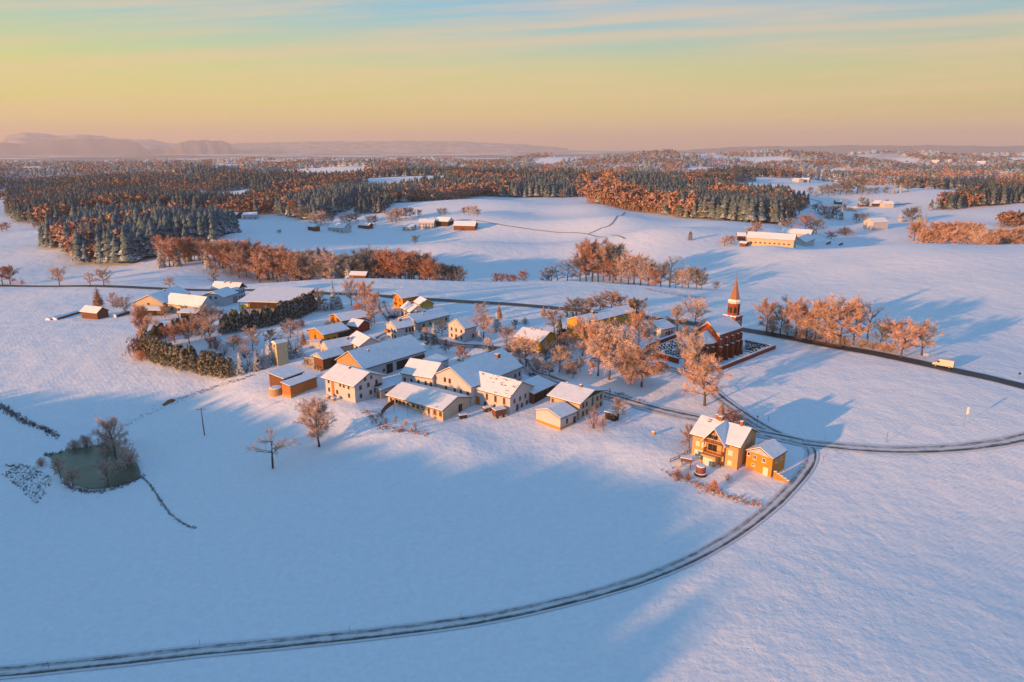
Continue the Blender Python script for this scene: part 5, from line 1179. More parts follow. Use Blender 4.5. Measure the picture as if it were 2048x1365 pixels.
# ------------------------------------------------------------------ roads
def road_mat(name, base, track, snow, cover):
    m, t, b = newmat(name); l = t.links.new
    uv = N(t, 'ShaderNodeUVMap'); sx = N(t, 'ShaderNodeSeparateXYZ'); l(uv.outputs[0], sx.inputs[0])   # x: across -1..1, y: metres along
    g = N(t, 'ShaderNodeNewGeometry')
    no = N(t, 'ShaderNodeTexNoise', i_Scale=.5, i_Detail=7.0, i_Roughness=.7); l(g.outputs['Position'], no.inputs['Vector'])
    cb = N(t, 'ShaderNodeCombineXYZ'); mu = N(t, 'ShaderNodeMath', operation='MULTIPLY', i_1=7.0); l(sx.outputs[0], mu.inputs[0]); mv = N(t, 'ShaderNodeMath', operation='MULTIPLY', i_1=.14); l(sx.outputs[1], mv.inputs[0])
    l(mu.outputs[0], cb.inputs[0]); l(mv.outputs[0], cb.inputs[1])
    n2 = N(t, 'ShaderNodeTexNoise', i_Scale=1.0, i_Detail=4.0); l(cb.outputs[0], n2.inputs['Vector'])
    # how much snow lies across the road; a1-b1: position from the near verge to the far one
    ab = N(t, 'ShaderNodeMapRange', i_1=-1.0, i_2=1.0); l(sx.outputs[0], ab.inputs[0])
    prof = ramp(t, [(0.0, (1, 1, 1, 1)), (.12, (cover,) * 3 + (1,)), (.2, (track * .3,) * 3 + (1,)), (.34, (track,) * 3 + (1,)), (.46, (cover,) * 3 + (1,)), (.56, (cover * .9,) * 3 + (1,)), (.68, (track,) * 3 + (1,)), (.82, (track,) * 3 + (1,)), (.90, (cover,) * 3 + (1,)), (1.0, (1, 1, 1, 1))]); l(ab.outputs[0], prof.inputs[0])
    a1 = N(t, 'ShaderNodeMath', operation='ADD'); l(no.outputs[0], a1.inputs[0]); l(n2.outputs[0], a1.inputs[1])
    a2 = N(t, 'ShaderNodeMapRange', i_1=.7, i_2=1.3, i_3=-.30, i_4=.30); l(a1.outputs[0], a2.inputs[0])
    a3 = N(t, 'ShaderNodeMath', operation='ADD', use_clamp=True); l(prof.outputs[0], a3.inputs[0]); l(a2.outputs[0], a3.inputs[1])
    rs = ramp(t, [(.30, base + (1,)), (.75, snow + (1,))]); l(a3.outputs[0], rs.inputs[0]); l(rs.outputs[0], b.inputs['Base Color'])
    b.inputs['Roughness'].default_value = .6
    return m
M_MAIN = road_mat('wet_asphalt', (.035, .034, .036), .0, (.55, .56, .60), .12)
M_LANE = road_mat('snowy_asphalt', (.07, .066, .072), .5, (.60, .62, .67), .85)
M_YARD = road_mat('trodden_snow', (.09, .08, .08), .25, (.68, .70, .75), .55)
def smooth_path(P, step):
    P = [Vector((p.x, p.y)) for p in P]; out = []
    P = [P[0] * 2 - P[1]] + P + [P[-1] * 2 - P[-2]]
    for i in range(1, len(P) - 2):
        p0, p1, p2, p3 = P[i - 1:i + 3]; n = max(2, int((p2 - p1).length / step))
        for k in range(n):
            t = k / n; out.append(.5 * ((2 * p1) + (-p0 + p2) * t + (2 * p0 - 5 * p1 + 4 * p2 - p3) * t * t + (-p0 + 3 * p1 - 3 * p2 + p3) * t ** 3))
    out.append(P[-2]); return out
def strip(name, px, width, m, lift=.10, step=2.5, kind='structure', label=None, cols=6, cat=None, raw=None):
    pts = smooth_path(raw or [at(*p) for p in px], step); n = len(pts); V = []; uv = []; s = 0
    for i, p in enumerate(pts):
        d = (pts[min(i + 1, n - 1)] - pts[max(i - 1, 0)]).normalized(); nn = Vector((-d.y, d.x)); s += (p - pts[i - 1]).length if i else 0
        for k in range(cols + 1):
            a = (k / cols * 2 - 1); q = p + nn * (a * width / 2); V.append((q.x, q.y)); uv.append((a, s))
    V = np.array(V); Z = H(V[:, 0], V[:, 1]) + lift; V = np.column_stack([V, Z])
    F = [(i * (cols + 1) + k, i * (cols + 1) + k + 1, (i + 1) * (cols + 1) + k + 1, (i + 1) * (cols + 1) + k) for i in range(n - 1) for k in range(cols)]
    o = mk(name, V, np.array(F), m, smooth=True); lay = o.data.uv_layers.new(name='UVMap'); uv = np.array(uv)
    idx = np.zeros(len(o.data.loops), np.int32); o.data.loops.foreach_get('vertex_index', idx); lay.data.foreach_set('uv', uv[idx].astype(np.float32).ravel())
    o['kind'] = kind
    if label: o['label'] = label
    return o, pts
_, main_pts = strip('country_road', [(-160, 570), (0, 572), (130, 573), (260, 575), (480, 581), (640, 587), (780, 594), (850, 599), (1000, 608), (1110, 617), (1230, 628), (1340, 643), (1490, 661), (1580, 677), (1660, 692), (1730, 704), (1800, 718), (1900, 740), (1980, 757), (2060, 777), (2200, 812)], 7.0, M_MAIN, .12, label='dark main road crossing behind the village')
_, lane_pts = strip('country_lane', [(-120, 1352), (0, 1346), (200, 1326), (400, 1303), (600, 1284), (800, 1262), (960, 1240), (1100, 1211), (1230, 1177), (1340, 1138), (1440, 1088), (1520, 1033), (1580, 978), (1618, 930), (1622, 900), (1600, 884)], 3.3, M_LANE, .12, label='snowy lane curving through the front field')
strip('side_lane', [(1604, 886), (1650, 891), (1700, 896), (1760, 900), (1820, 901), (1900, 898), (1980, 889), (2048, 876), (2150, 850)], 4.6, M_LANE, .16, label='lane running from the junction to the right edge')
strip('church_lane', [(1604, 886), (1560, 872), (1520, 852), (1480, 826), (1440, 797), (1405, 765), (1370, 748), (1335, 738), (1300, 730), (1262, 728), (1225, 724), (1180, 720)], 4.4, M_LANE, .20, label='lane from the junction up to the churchyard')
strip('village_lane', [(1604, 886), (1560, 876), (1510, 866), (1440, 850), (1385, 837), (1330, 825), (1290, 815), (1240, 800), (1190, 786), (1140, 772), (1095, 756), (1060, 744), (1046, 720)], 5.0, M_LANE, .24, label='dark lane running behind the front houses')
strip('village_street', [(762, 603), (766, 618), (778, 635), (789, 652), (784, 664), (762, 676), (750, 690)], 5.5, M_LANE, .16, label='village street curving down from the main road')
strip('yard_street', [(842, 676), (862, 680), (890, 686), (920, 692), (955, 694), (985, 697), (1015, 702), (1045, 704)], 5.0, M_YARD, .16, label='trodden street in front of the white gable house')
strip('field_track', [(950, 441), (1000, 450), (1060, 459), (1110, 465), (1175, 469), (1250, 478)], 2.2, M_YARD, .2, label='farm track over the far field')
strip('forest_track', [(1178, 468), (1200, 458), (1228, 443), (1250, 425)], 2.0, M_YARD, .2, label='track up to the glowing forest edge')
strip('valley_road', [(1600, 437), (1580, 432), (1578, 424), (1600, 416), (1628, 411), (1640, 404), (1612, 397)], 6, M_LANE, .3, label='road curving through the shaded valley')
strip('valley_ditch', [(1735, 414), (1780, 411), (1822, 407)], 9, M_YARD, .3, label='bare strip in the shaded valley')
M_ICE = mat('pond_ice', (.07, .09, .055), .28, .18, .12, c2=(.12, .14, .10), spec=.5)
# ------------------------------------------------------------------ pond
pp = [(100, 912), (128, 902), (165, 897), (205, 890), (240, 893), (266, 915), (281, 948), (262, 962), (225, 972), (180, 976), (148, 966), (116, 946)]
P = smooth_path([unproj(x, y, POND_Z) for x, y in pp] + [unproj(*pp[0], POND_Z)], 1.0)
V = [(p.x, p.y, POND_Z) for p in P[:-1]]; o = mk('pond_water', V, [tuple(range(len(V)))[::-1]], M_ICE); o['kind'] = 'structure'; o['label'] = 'frozen greenish pond'

# ------------------------------------------------------------------ scattered low growth (nobody could count it)
def tuft(n=7, seed=1):
    rn = random.Random(seed); V, F = [], []
    for i in range(n):
        a = rn.uniform(0, 6.3); p = Vector((rn.uniform(-.3, .3), rn.uniform(-.3, .3), 0)); e = Vector((cos(a) * .4, sin(a) * .4, 1)) * rn.uniform(.5, 1); s = Vector((-sin(a), cos(a), 0)) * .11
        b = len(V); V += [tuple(p - s), tuple(p + s), tuple(p + e)]; F.append((b, b + 1, b + 2))
    return np.array(V), np.array(F)
TU = [tuft(9, i) for i in range(4)]
def growth(name, pos, hs, m, label, wide=1.0):
    Vs, Fs = [], []
    for i, (x, y) in enumerate(pos):
        v, f = TU[i % 4]; h = hs[i % len(hs)] * random.uniform(.6, 1.3); a = random.uniform(0, 6.3)
        z = h1(x, y) - .03; vx = (v[:, 0] * cos(a) - v[:, 1] * sin(a)) * h * wide + x; vy = (v[:, 0] * sin(a) + v[:, 1] * cos(a)) * h * wide + y
        Fs.append(f + 27 * i); Vs.append(np.stack([vx, vy, v[:, 2] * h + z], 1))
    o = mk(name, np.concatenate(Vs), np.concatenate(Fs), m); tag(o, label, 'growth', kind='stuff'); return o
def along(px, n, jit, raw=None):
    pts = smooth_path([at(*p) for p in px], .8); return [(lambda p: (p.x + random.gauss(0, jit), p.y + random.gauss(0, jit)))(pts[min(len(pts) - 1, int(len(pts) * (i + random.random()) / n))]) for i in range(n)]
growth('ditch_grass', along([(281, 953), (300, 970), (322, 1004), (345, 1032), (370, 1050), (390, 1057)], 420, .16), [.32, .45, .25], F_DARK, 'dark grass lining the ditch below the pond')
growth('ditch_grass', along([(0, 812), (30, 832), (60, 848), (90, 860), (114, 874)], 260, .5), [.7, 1.0, .5], F_DARK, 'dark scrub lining the ditch at the left edge')
growth('bank_scrub', along([(92, 910), (110, 912), (135, 903), (160, 899), (200, 893)], 90, .4), [.9, 1.2, .6], F_DARK, 'frosted reeds on the far bank of the pond')
growth('bank_scrub', along([(130, 966), (160, 982), (200, 984), (236, 975), (262, 966), (281, 955)], 110, .4), [.7, 1.0, .5], F_DARK, 'frosted reeds on the near bank of the pond')
growth('bank_scrub', along([(345, 803), (370, 795), (400, 785), (440, 772), (480, 760), (505, 752)], 260, .8), [.35, .5, .25], F_DARK, 'stubble on the bank beside the track')
growth('bank_scrub', along([(205, 868), (250, 850), (290, 832), (330, 812)], 110, 1.0), [.3, .4, .2], F_DARK, 'sparse stubble along the track to the pond')
A_, B_, C_, D_ = at(38, 925), at(112, 962), at(72, 1010), at(4, 950)
fld = []
for i in range(520):
    u, v = random.random(), random.random(); p = A_.lerp(B_, u).lerp(D_.lerp(C_, u), v); fld.append((p.x, p.y))
growth('garden_stubble', fld, [.35, .5, .3], F_DARK, 'dark frozen plants in the plot left of the pond', 1.1)
for pa, n_, lb in [([(1335, 944), (1360, 957), (1390, 968), (1430, 985), (1470, 998), (1515, 1010)], 230, 'frosted dead grass on the bank before the apricot house'), ([(735, 822), (745, 835), (760, 850), (800, 862), (850, 868)], 200, 'frosted dead grass round the garden of the long low building'),
                  ([(1215, 786), (1240, 792), (1262, 800), (1285, 806)], 120, 'dark hedge clippings along the lane'), ([(1455, 820), (1478, 842), (1500, 850)], 120, 'frosted scrub between house and lane')]:
    growth('dead_grass', along(pa, n_, .8), [.5, .8, .4], F_GOLD if 'apricot' in lb or 'low' in lb or 'house' in lb else F_DARK, lb)

# ------------------------------------------------------------------ churchyard
def wall_line(px, h, label, m=M_BRICK, w=.45, name='churchyard_wall'):
    P = [at(*p) for p in px]; r = empty(name, P[0]); tag(r, label, 'wall'); a = MB(); s = MB(); o = P[0]
    for p, q in zip(P[:-1], P[1:]):
        n = max(1, int((q - p).length / 4)); d = (q - p); d.z = 0; d.normalize(); nn = Vector((-d.y, d.x, 0))
        for i in range(n):
            A = p.lerp(q, i / n); B = p.lerp(q, (i + 1) / n); A.z = h1(A.x, A.y); B.z = h1(B.x, B.y)
            def blk(mb, w_, z0, z1):
                V = [tuple(X + nn * sx * w_ / 2 + Vector((0, 0, z)) - o) for z in (z0, z1) for X in (A, B) for sx in (-1, 1)]
                mb.add(V, [(0, 1, 3, 2), (4, 6, 7, 5), (0, 4, 5, 1), (2, 3, 7, 6), (0, 2, 6, 4), (1, 5, 7, 3)])
            blk(a, w, -.8, h); blk(s, w + .2, h + .003, h + .25)
    a.build('wall_body', m, r); s.build('snow_cap', M_SNOW, r); return P
wall_line([(1306, 713), (1330, 720), (1357, 728)], 1.9, 'sunlit brick churchyard wall behind the red car')
wall_line([(1380, 733), (1410, 738), (1440, 742), (1495, 720), (1550, 698)], 1.5, 'long brick churchyard wall on the right side below the church')
wall_line([(1292, 698), (1322, 687), (1354, 675)], 1.5, 'brick churchyard wall on the left side by the bungalow')
wall_line([(1550, 698), (1520, 692), (1490, 685)], 1.0, 'low wall closing the right hand churchyard')
def stone_mesh(k):
    m = MB(); rn = random.Random(k); h = [1.1, .9, 1.3, 1.0][k]; w = [.38, .5, .32, .42][k]
    prof = [(-w, -.3), (w, -.3), (w, h * .75), (w * .6, h * .95), (0, h), (-w * .6, h * .95), (-w, h * .75)] if k % 2 == 0 else [(-w, -.3), (w, -.3), (w, h), (-w, h)]
    m.prismy(prof, -.11, .11, 0); m.box(-w * .8, w * .8, -.16, .16, h + .0, h + .1, 2)
    m.box(-.5, .5, -1.9, -.2, -.2, .18, 1); m.box(-.42, .42, -1.8, -.3, .183, .26, 2)
    return m
M_GR = [mat('dark_granite', (.035, .035, .04), .35, .3, 5), mat('grey_granite', (.13, .12, .11), .5, .3, 5)]
GS = []
for k in range(4):
    o = stone_mesh(k).build('gravestone', [M_GR[k % 2], M_GR[1 - k % 2], M_SNOW]); GS.append(o.data); bpy.data.objects.remove(o)
rzc = ch.root.rotation_euler.z
def graves(px4, nx, ny, label, group):
    A, B, C_, D_ = [at(*p) for p in px4]
    for i in range(nx):
        for j in range(ny):
            if random.random() < .12: continue
            p = A.lerp(B, (i + .5 + random.uniform(-.18, .18)) / nx).lerp(D_.lerp(C_, (i + .5) / nx), (j + .5) / ny); p.z = h1(p.x, p.y)
            o = bpy.data.objects.new('gravestone', random.choice(GS)); COL.objects.link(o); o.location = p; o.rotation_euler = (0, 0, rzc + pi / 2 + random.uniform(-.1, .1) + pi); o.scale = (.88,) * 3
            tag(o, label, 'gravestone', group)
graves([(1300, 700), (1352, 680), (1382, 716), (1335, 722)], 9, 7, 'dark gravestone in the snowy yard left of the church', 'gravestones left of the church')
graves([(1490, 689), (1540, 697), (1525, 708), (1490, 702)], 9, 4, 'dark gravestone in the snowy yard right of the church', 'gravestones right of the church')
graves([(1478, 717), (1512, 702), (1514, 706), (1484, 722)], 4, 1, 'gravestone standing along the right churchyard wall', 'gravestones along the right wall')

# ------------------------------------------------------------------ vehicles
M_VAN = mat('cream_van_paint', (.50, .50, .49), .35, .04, 1, spec=.5)
M_RED = mat('red_car_paint', (.50, .015, .01), .3, .1, 1, spec=.5)
M_DARKC = mat('dark_car_paint', (.03, .035, .045), .3, .1, 1, spec=.5)
M_RIM = mat('wheel_rim', (.35, .35, .36), .4, .1, 3, metallic=.7)
M_LAMPG = mat('headlight_glass', (.7, .7, .66), .15, .05, 1)
M_TAIL = mat('tail_light', (.4, .01, .01), .3, .05, 1)
def soften(o, w=.05):
    b_ = o.modifiers.new('soft', 'BEVEL'); b_.width = w; b_.segments = 2; b_.limit_method = 'ANGLE'; b_.angle_limit = .6
def vehicle(name, p, rz, label, cat, body, cabin, L_, Wd, paint, wr, wx, snow=False, sidewin=None):
    r = empty(name, p, rz); tag(r, label, cat)
    m = MB(); m.prismy(body, -Wd / 2, Wd / 2); b_ = m.build('body', paint, r); soften(b_, .07)
    if cabin:
        m = MB(); n_ = len(cabin); V = [(x, s * (Wd / 2 - (.05 if z < cabin[0][1] + .05 else .22)), z) for s in (-1, 1) for x, z in cabin]
        m.add(V, [tuple(range(n_))[::-1], tuple(range(n_, 2 * n_))] + [(i, (i + 1) % n_, n_ + (i + 1) % n_, n_ + i) for i in range(n_)]); c = m.build('cabin', paint, r); soften(c, .04)
    for (x0, x1, z0, z1) in sidewin or []:
        for s in (-1, 1):
            yy = s * (Wd / 2 + .002 - (.14 if cabin else 0)); m = MB(); m.box(x0, x1, min(yy, yy + s * .02), max(yy, yy + s * .02), z0, z1); m.build('side_window', M_GLASS, r)
    for x in wx:
        for s in (-1, 1):
            m = MB(); m.cyl((x, wr), wr, wr, *sorted((s * (Wd / 2 - .22), s * (Wd / 2 + .03))), 16, 0, 'y'); w = m.build('wheel', M_BLACK, r)
            m = MB(); m.cyl((x, wr), wr * .6, wr * .6, *sorted((s * (Wd / 2 + .031), s * (Wd / 2 + .045))), 12, 0, 'y'); m.build('rim', M_RIM, w)
    for s in (-1, 1):
        m = MB(); y = s * (Wd / 2 - .25); m.box(L_ / 2 - .04, L_ / 2 + .02, y - .17, y + .17, .62, .82); m.build('headlight', M_LAMPG, r)
        m = MB(); m.box(-L_ / 2 - .02, -L_ / 2 + .04, y - .1, y + .1, .7, 1.0); m.build('tail_light', M_TAIL, r)
    return r
# delivery van driving towards the left on the main road
i0 = min(range(len(main_pts)), key=lambda i: abs(proj((main_pts[i].x, main_pts[i].y, h1(main_pts[i].x, main_pts[i].y)))[0] - 1891))
q0, q1 = main_pts[i0], main_pts[i0 - 1]; dv = (q1 - q0).normalized(); nv = Vector((-dv.y, dv.x)); q = q0 - nv * 1.4
if proj((q.x, q.y, 0))[1] > proj((q0.x, q0.y, 0))[1]: q = q0 + nv * 1.4
v = vehicle('delivery_van', (q.x, q.y, h1(q.x, q.y) + .14), math.atan2(dv.y, dv.x), 'cream delivery van with a small roof box driving on the dark main road', 'van',
    [(-3.1, .45), (3.05, .45), (3.1, .95), (2.75, 1.3), (2.1, 1.45), (1.35, 2.6), (1.1, 2.72), (-3.05, 2.72), (-3.12, 2.5)], None, 6.2, 2.05, M_VAN, .38, (-1.95, 2.05), sidewin=[(1.0, 1.75, 1.45, 2.1)])
m = MB(); V = [(2.15, s * .88, 1.5) for s in (-1, 1)] + [(1.45, s * .80, 2.5) for s in (1, -1)]; m.add([(x + .03, y, z + .03) for x, y, z in V] + V, [(0, 1, 2, 3), (7, 6, 5, 4), (0, 4, 5, 1), (1, 5, 6, 2), (2, 6, 7, 3), (3, 7, 4, 0)]); m.build('windscreen', M_GLASS, v)
m = MB(); m.box(-3.17, -3.125, -.8, -.05, 1.4, 2.3); m.box(-3.17, -3.125, .05, .8, 1.4, 2.3); m.build('rear_windows', M_GLASS, v)
car_body = [(-2.1, .35), (2.05, .35), (2.1, .65), (1.9, .85), (.9, .95), (-1.9, .98), (-2.12, .8)]; car_cab = [(-1.85, .96), (.95, .94), (.25, 1.42), (-1.25, 1.45)]
def facing(px0, px1): a = at(*px0); b = at(*px1); return math.atan2((b - a).y, (b - a).x)
p = at(1323, 733); vehicle('parked_car', p, facing((1312, 731), (1334, 735)), 'red car parked at the sunlit churchyard wall', 'car', car_body, car_cab, 4.2, 1.75, M_RED, .32, (-1.3, 1.3), sidewin=[(-1.2, .2, 1.02, 1.32)])
p = at(1129, 665); vehicle('parked_car', p, facing((1118, 666), (1140, 664)), 'dark car parked at the left end of the long orange building', 'car', car_body, car_cab, 4.2, 1.75, M_DARKC, .32, (-1.3, 1.3), sidewin=[(-1.2, .2, 1.02, 1.32)])
for x, y, lb in [(785, 637, 'snow dusted dark car under the russet bush by the village street')]:
    p = at(x, y); vehicle('parked_car', p, .3, lb, 'car', car_body, car_cab, 4.2, 1.75, M_DARKC, .32, (-1.3, 1.3))
# hay wagon and trailers
def wagon(p, rz, label, mm, l=3.6, w=2.0, h=1.7, z=.7, roof=True, cat='trailer', name='farm_wagon'):
    r = empty(name, p, rz); tag(r, label, cat); m = MB(); m.box(-l / 2, l / 2, -w / 2, w / 2, z, z + h); m.build('box_body', mm, r)
    m = MB(); m.box(-l / 2 - .1, l / 2 + .1, -w / 2 - .1, w / 2 + .1, z + h + .003, z + h + .18); m.build('snow_cover', M_SNOW, r)
    m = MB(); m.box(-l / 2, l / 2, -.06, .06, z - .16, z - .003); m.box(l / 2, l / 2 + 1.3, -.05, .05, z - .16, z - .06); m.build('drawbar', M_METAL, r)
    for x in (-l * .3, l * .3):
        for s in (-1, 1):
            q = MB(); q.cyl((x, .36), .36, .36, *sorted((s * (w / 2 - .25), s * (w / 2 - .02))), 14, 0, 'y'); q.build('wheel', M_BLACK, r)
    return r
wagon(at(998, 834), facing((985, 832), (1008, 826)), 'old wooden caravan wagon parked before the patchy roof house', M_WOOD, 3.4, 2.2, 1.9)
wagon(at(975, 822), facing((968, 822), (984, 818)), 'low snow covered farm cart with load near the sunlit door', M_WOOD, 2.4, 1.5, .7, .5)
wagon(at(491, 617), 0.1, 'bright yellow farm trailer at the open front of the machinery barn', mat('yellow_paint', (.75, .55, .02), .5, .1, 2), 4.5, 2.0, 1.2, .8)
wagon(at(926, 837), facing((918, 836), (934, 833)), 'small dark market cart with snow on top beside the long low building', M_DARKW, 2.2, 1.2, .7, .5)
# ------------------------------------------------------------------ tanks, tower, barrels
def drum(name, p, r_, h, label, cat, m_, ring=None, part='tank', roof=M_SNOW, n=20, snow=.2):
    t_ = empty(name, p); tag(t_, label, cat); m = MB(); m.cyl((0, 0), r_, r_, -.6, h, n); m.build(part, m_, t_)
    m = MB(); m.cyl((0, 0), r_ * .99, r_ * .8, h + .003, h + snow, n); m.build('snow_cap', roof, t_)
    if ring: q = MB(); q.cyl((0, 0), ring[0], ring[0] * .97, -.5, ring[1], n); s_ = q.build('base_ring', M_DARKW, t_); q = MB(); q.cyl((0, 0), ring[0] * .97, ring[0] * .9, ring[1] + .003, ring[1] + .12, n); q.build('snow_rim', M_SNOW, t_)
    return t_
drum('covered_pool', at(1401, 949), 1.15, 2.2, 'round wine red covered tub on a dark snowy base before the apricot house', 'tub', mat('wine_cover', (.22, .07, .07), .6, .15, 3), (1.55, .5))
drum('log_tank', at(553, 788), 2.1, 2.1, 'round plank clad tank with snowy lid beside the shed', 'tank', M_PALEW)
drum('silo', at(550, 609), 1.3, 3.7, 'small round pale silo before the machinery barn', 'silo', M_CREAM)
drum('barrel', at(1307, 869), .55, .8, 'snow topped wooden barrel alone on the sunny slope', 'barrel', M_PALEW)
for x, y, lb in [(656, 797, 'round snowy garden table left of the farmhouse, rear one'), (667, 801, 'round snowy garden table left of the farmhouse, front one')]:
    drum('garden_table', at(x, y), .75, .8, lb, 'table', M_PALEW, part='table_body')
drum('planter', at(1378, 919), .6, .8, 'small wooden planter box on the terrace', 'planter', M_WOOD)
# cream tower
p = at(563, 728); r = empty('concrete_tower', p, facing((551, 722), (563, 728))); tag(r, 'tall narrow cream tower with small snowy gable roof among the dark spruces', 'tower')
m = MB(); m.box(-1.6, 1.6, -2.0, 2.0, -1, 8.0); m.build('shaft', mat('tower_concrete', (.46, .40, .26), .9, .12, 1.2), r)
m = MB(); m.prismy([(-1.8, 8.003), (1.8, 8.003), (1.8, 8.2), (0, 8.95), (-1.8, 8.2)], -2.2, 2.2); m.build('roof', M_SNOW, r)
m = MB(); m.box(-1.1, .9, -2.06, -2.0, -.5, 2.9); m.build('door', M_PALEW, r)
m = MB(); m.box(-.4, .4, -2.05, -2.0, 6.6, 7.4); m.build('window', M_GLASS, r)

# ------------------------------------------------------------------ poles, lamps, signs
def pole(name, p, h, r_, label, cat, m_=None, group=None, top=None):
    t_ = empty(name, p); tag(t_, label, cat, group); m = MB(); m.cyl((0, 0), r_, r_ * .8, -.4, h, 8); m.build('post', m_ or M_WOOD, t_)
    if top == 'T': m = MB(); m.box(-1.3, 1.3, -.07, .07, h - .5, h - .36); m.build('crossarm', M_WOOD, t_); m = MB(); [m.cyl((x, 0), .07, .05, h - .355, h - .1, 6) for x in (-1.15,)]; m.build('insulator', M_CONC, t_); m = MB(); m.cyl((1.15, 0), .07, .05, h - .355, h - .1, 6); m.build('insulator', M_CONC, t_); m = MB(); m.cyl((0, 0), .07, .05, h + .003, h + .25, 6); m.build('insulator', M_CONC, t_)
    if top == 'lamp': m = MB(); m.cyl((0, 0), .12, .34, h + .003, h + .25, 10); m.cyl((0, 0), .34, .08, h + .253, h + .42, 10); m.build('lamp_head', M_METAL, t_)
    return t_
pole('power_pole', at(409, 871), 8.4, .16, 'wooden power pole with crossarm in the shaded field right of the pond', 'pole', top='T').rotation_euler = (0, 0, .2)
for x, y0, y1, lb in [(788, 826, 801, 'leftmost dark garden lamp post before the long low building'), (816, 836, 812, 'middle dark garden lamp post before the long low building'), (845, 845, 817, 'rightmost dark garden lamp post before the long low building')]:
    p = at(x, y0); pole('garden_lamp', p, (y0 - y1) * mpp(p), .06, lb, 'lamp', M_METAL, top='lamp')
for x, y0, y1, lb in [(1218, 809, 779, 'street lamp at the stone heap on the lane behind the green gable house'), (1083, 757, 736, 'lamp post in the park behind the open shed'), (1513, 858, 833, 'left lamp post on the lane behind the apricot house'), (1536, 845, 831, 'right post on the lane behind the apricot house'),
                      (869, 663, 655, 'street lamp by the long blue roof'), (716, 612, 594, 'street lamp among the birches'), (1773, 884, 862, 'yellow topped marker post at the right hand lane'), (1326, 621, 612, 'thin post at the country road above the bungalow'), (1108, 618, 612, 'dark marker post at the main road')]:
    p = at(x, y0); pole('street_lamp' if 'lamp' in lb else 'marker_post', p, (y0 - y1) * mpp(p), .07, lb, 'lamp' if 'lamp' in lb else 'post', M_METAL, top='lamp' if 'lamp' in lb else None)
for x, y, h in [(98, 1338, 16), (400, 1292, 14), (700, 1265, 13), (922, 1238, 14), (1173, 1193, 12), (1381, 1131, 11), (1497, 1050, 11), (1527, 1069, 9), (1425, 1132, 9), (1228, 1170, 9), (1596, 950, 8), (1650, 882, 8)]:
    p = at(x, y); pole('snow_pole', p, h * mpp(p) * 1.1, .03, 'thin snow marker stick beside the front lane', 'marker stick', M_WOOD, 'snow marker sticks along the front lane')
def sign(p, h, kind, label, rz=0):
    t_ = empty('road_sign', p, rz); tag(t_, label, 'sign'); m = MB(); m.cyl((0, .06), .04, .04, -.3, h, 8); m.build('post', M_METAL, t_)
    if kind == 'yield':
        m = MB(); m.prismy([(0, h - .75), (.45, h), (-.45, h)], -.03, -.01); a_ = m.build('sign_plate', mat('sign_red', (.5, .02, .02), .5, .05, 2), t_); m = MB(); m.prismy([(0, h - .58), (.30, h - .09), (-.30, h - .09)], -.045, -.032); m.build('sign_face', mat('sign_white', (.75, .75, .75), .5, .03, 2), a_)
    elif kind == 'board':
        m = MB(); m.box(-.9, .9, -.05, -.01, h - 1.0, h); a_ = m.build('sign_plate', mat('sign_grey', (.5, .5, .5), .6, .05, 2), t_)
    elif kind == 'flag':
        m = MB(); m.box(.03, .75, -.03, .0, h - 2.2, h - .1); m.build('banner', mat('banner_cloth', (.75, .72, .68), .8, .05, 2), t_)
    else:
        m = MB(); m.cyl((0, h - .4), .42, .42, -.04, -.01, 18, 0, 'y'); m.build('sign_plate', M_DARKC, t_)
sign(at(1646, 928), 2.1, 'yield', 'red and white triangular give way sign at the junction', .5)
sign(at(1927, 852), 5.6, 'flag', 'tall white mast with narrow banner in the right field')
sign(at(2037, 759), 2.4, 'disc', 'dark round road sign at the main road near the right edge')
sign(at(1850, 719), 2.2, 'board', 'grey road sign beside the last tree left of the van')
sign(at(1355, 938), 1.8, 'board', 'small dark board on a stick at the terrace')
# bird house table
for x, y, lb in [(1372, 934, 'raised wooden playhouse box on stilts left of the apricot house')]:
    p = at(x, y); r = empty('playhouse', p, facing((1362, 925), (1385, 930))); tag(r, lb, 'playhouse'); m = MB(); m.box(-1.3, 1.3, -.7, .7, 1.6, 2.5); m.build('box_body', M_WOOD, r); m = MB(); m.box(-1.4, 1.4, -.8, .8, 2.503, 2.65); m.build('snow_cap', M_SNOW, r)
    for sx in (-1, 1):
        for sy in (-1, 1): m = MB(); m.box(sx * 1.1 - .06, sx * 1.1 + .06, sy * .55 - .06, sy * .55 + .06, -.5, 1.6); m.build('leg', M_WOOD, r)
# garden shed, play equipment, logs, posts
p = at(1224, 838); r = empty('garden_shed', p, farm.root.rotation_euler.z * 0 + gg.root.rotation_euler.z); tag(r, 'small dark garden shed with snowy roof right of the green gabled house', 'shed')
m = MB(); m.box(-1.6, 1.6, -1.2, 1.2, -.5, 2.0); m.build('wall', M_DARKW, r); m = MB(); m.prism([(-1.5, 2.003), (1.5, 2.25), (1.5, 2.45), (-1.5, 2.2)], -1.9, 1.9); m.build('roof', M_SNOW, r)
p = at(1063, 752); r = empty('play_equipment', p, .4); tag(r, 'blue play equipment half buried in snow in the park', 'play equipment'); mb_ = mat('blue_plastic', (.02, .13, .28), .5, .1, 2)
m = MB(); m.box(-.9, .9, -.5, .5, .5, .9); m.build('platform', mb_, r); 
for x in (-.8, .8): m = MB(); m.cyl((x, 0), .09, .09, -.3, 1.7, 8); m.build('post', mb_, r)
m = MB(); m.add([(.9, -.3, .9), (.9, .3, .9), (2.3, .3, .05), (2.3, -.3, .05), (.9, -.3, .8), (.9, .3, .8), (2.3, .3, -.05), (2.3, -.3, -.05)], [(0, 3, 2, 1), (4, 5, 6, 7), (0, 1, 5, 4), (2, 3, 7, 6), (0, 4, 7, 3), (1, 2, 6, 5)]); m.build('slide', mb_, r)
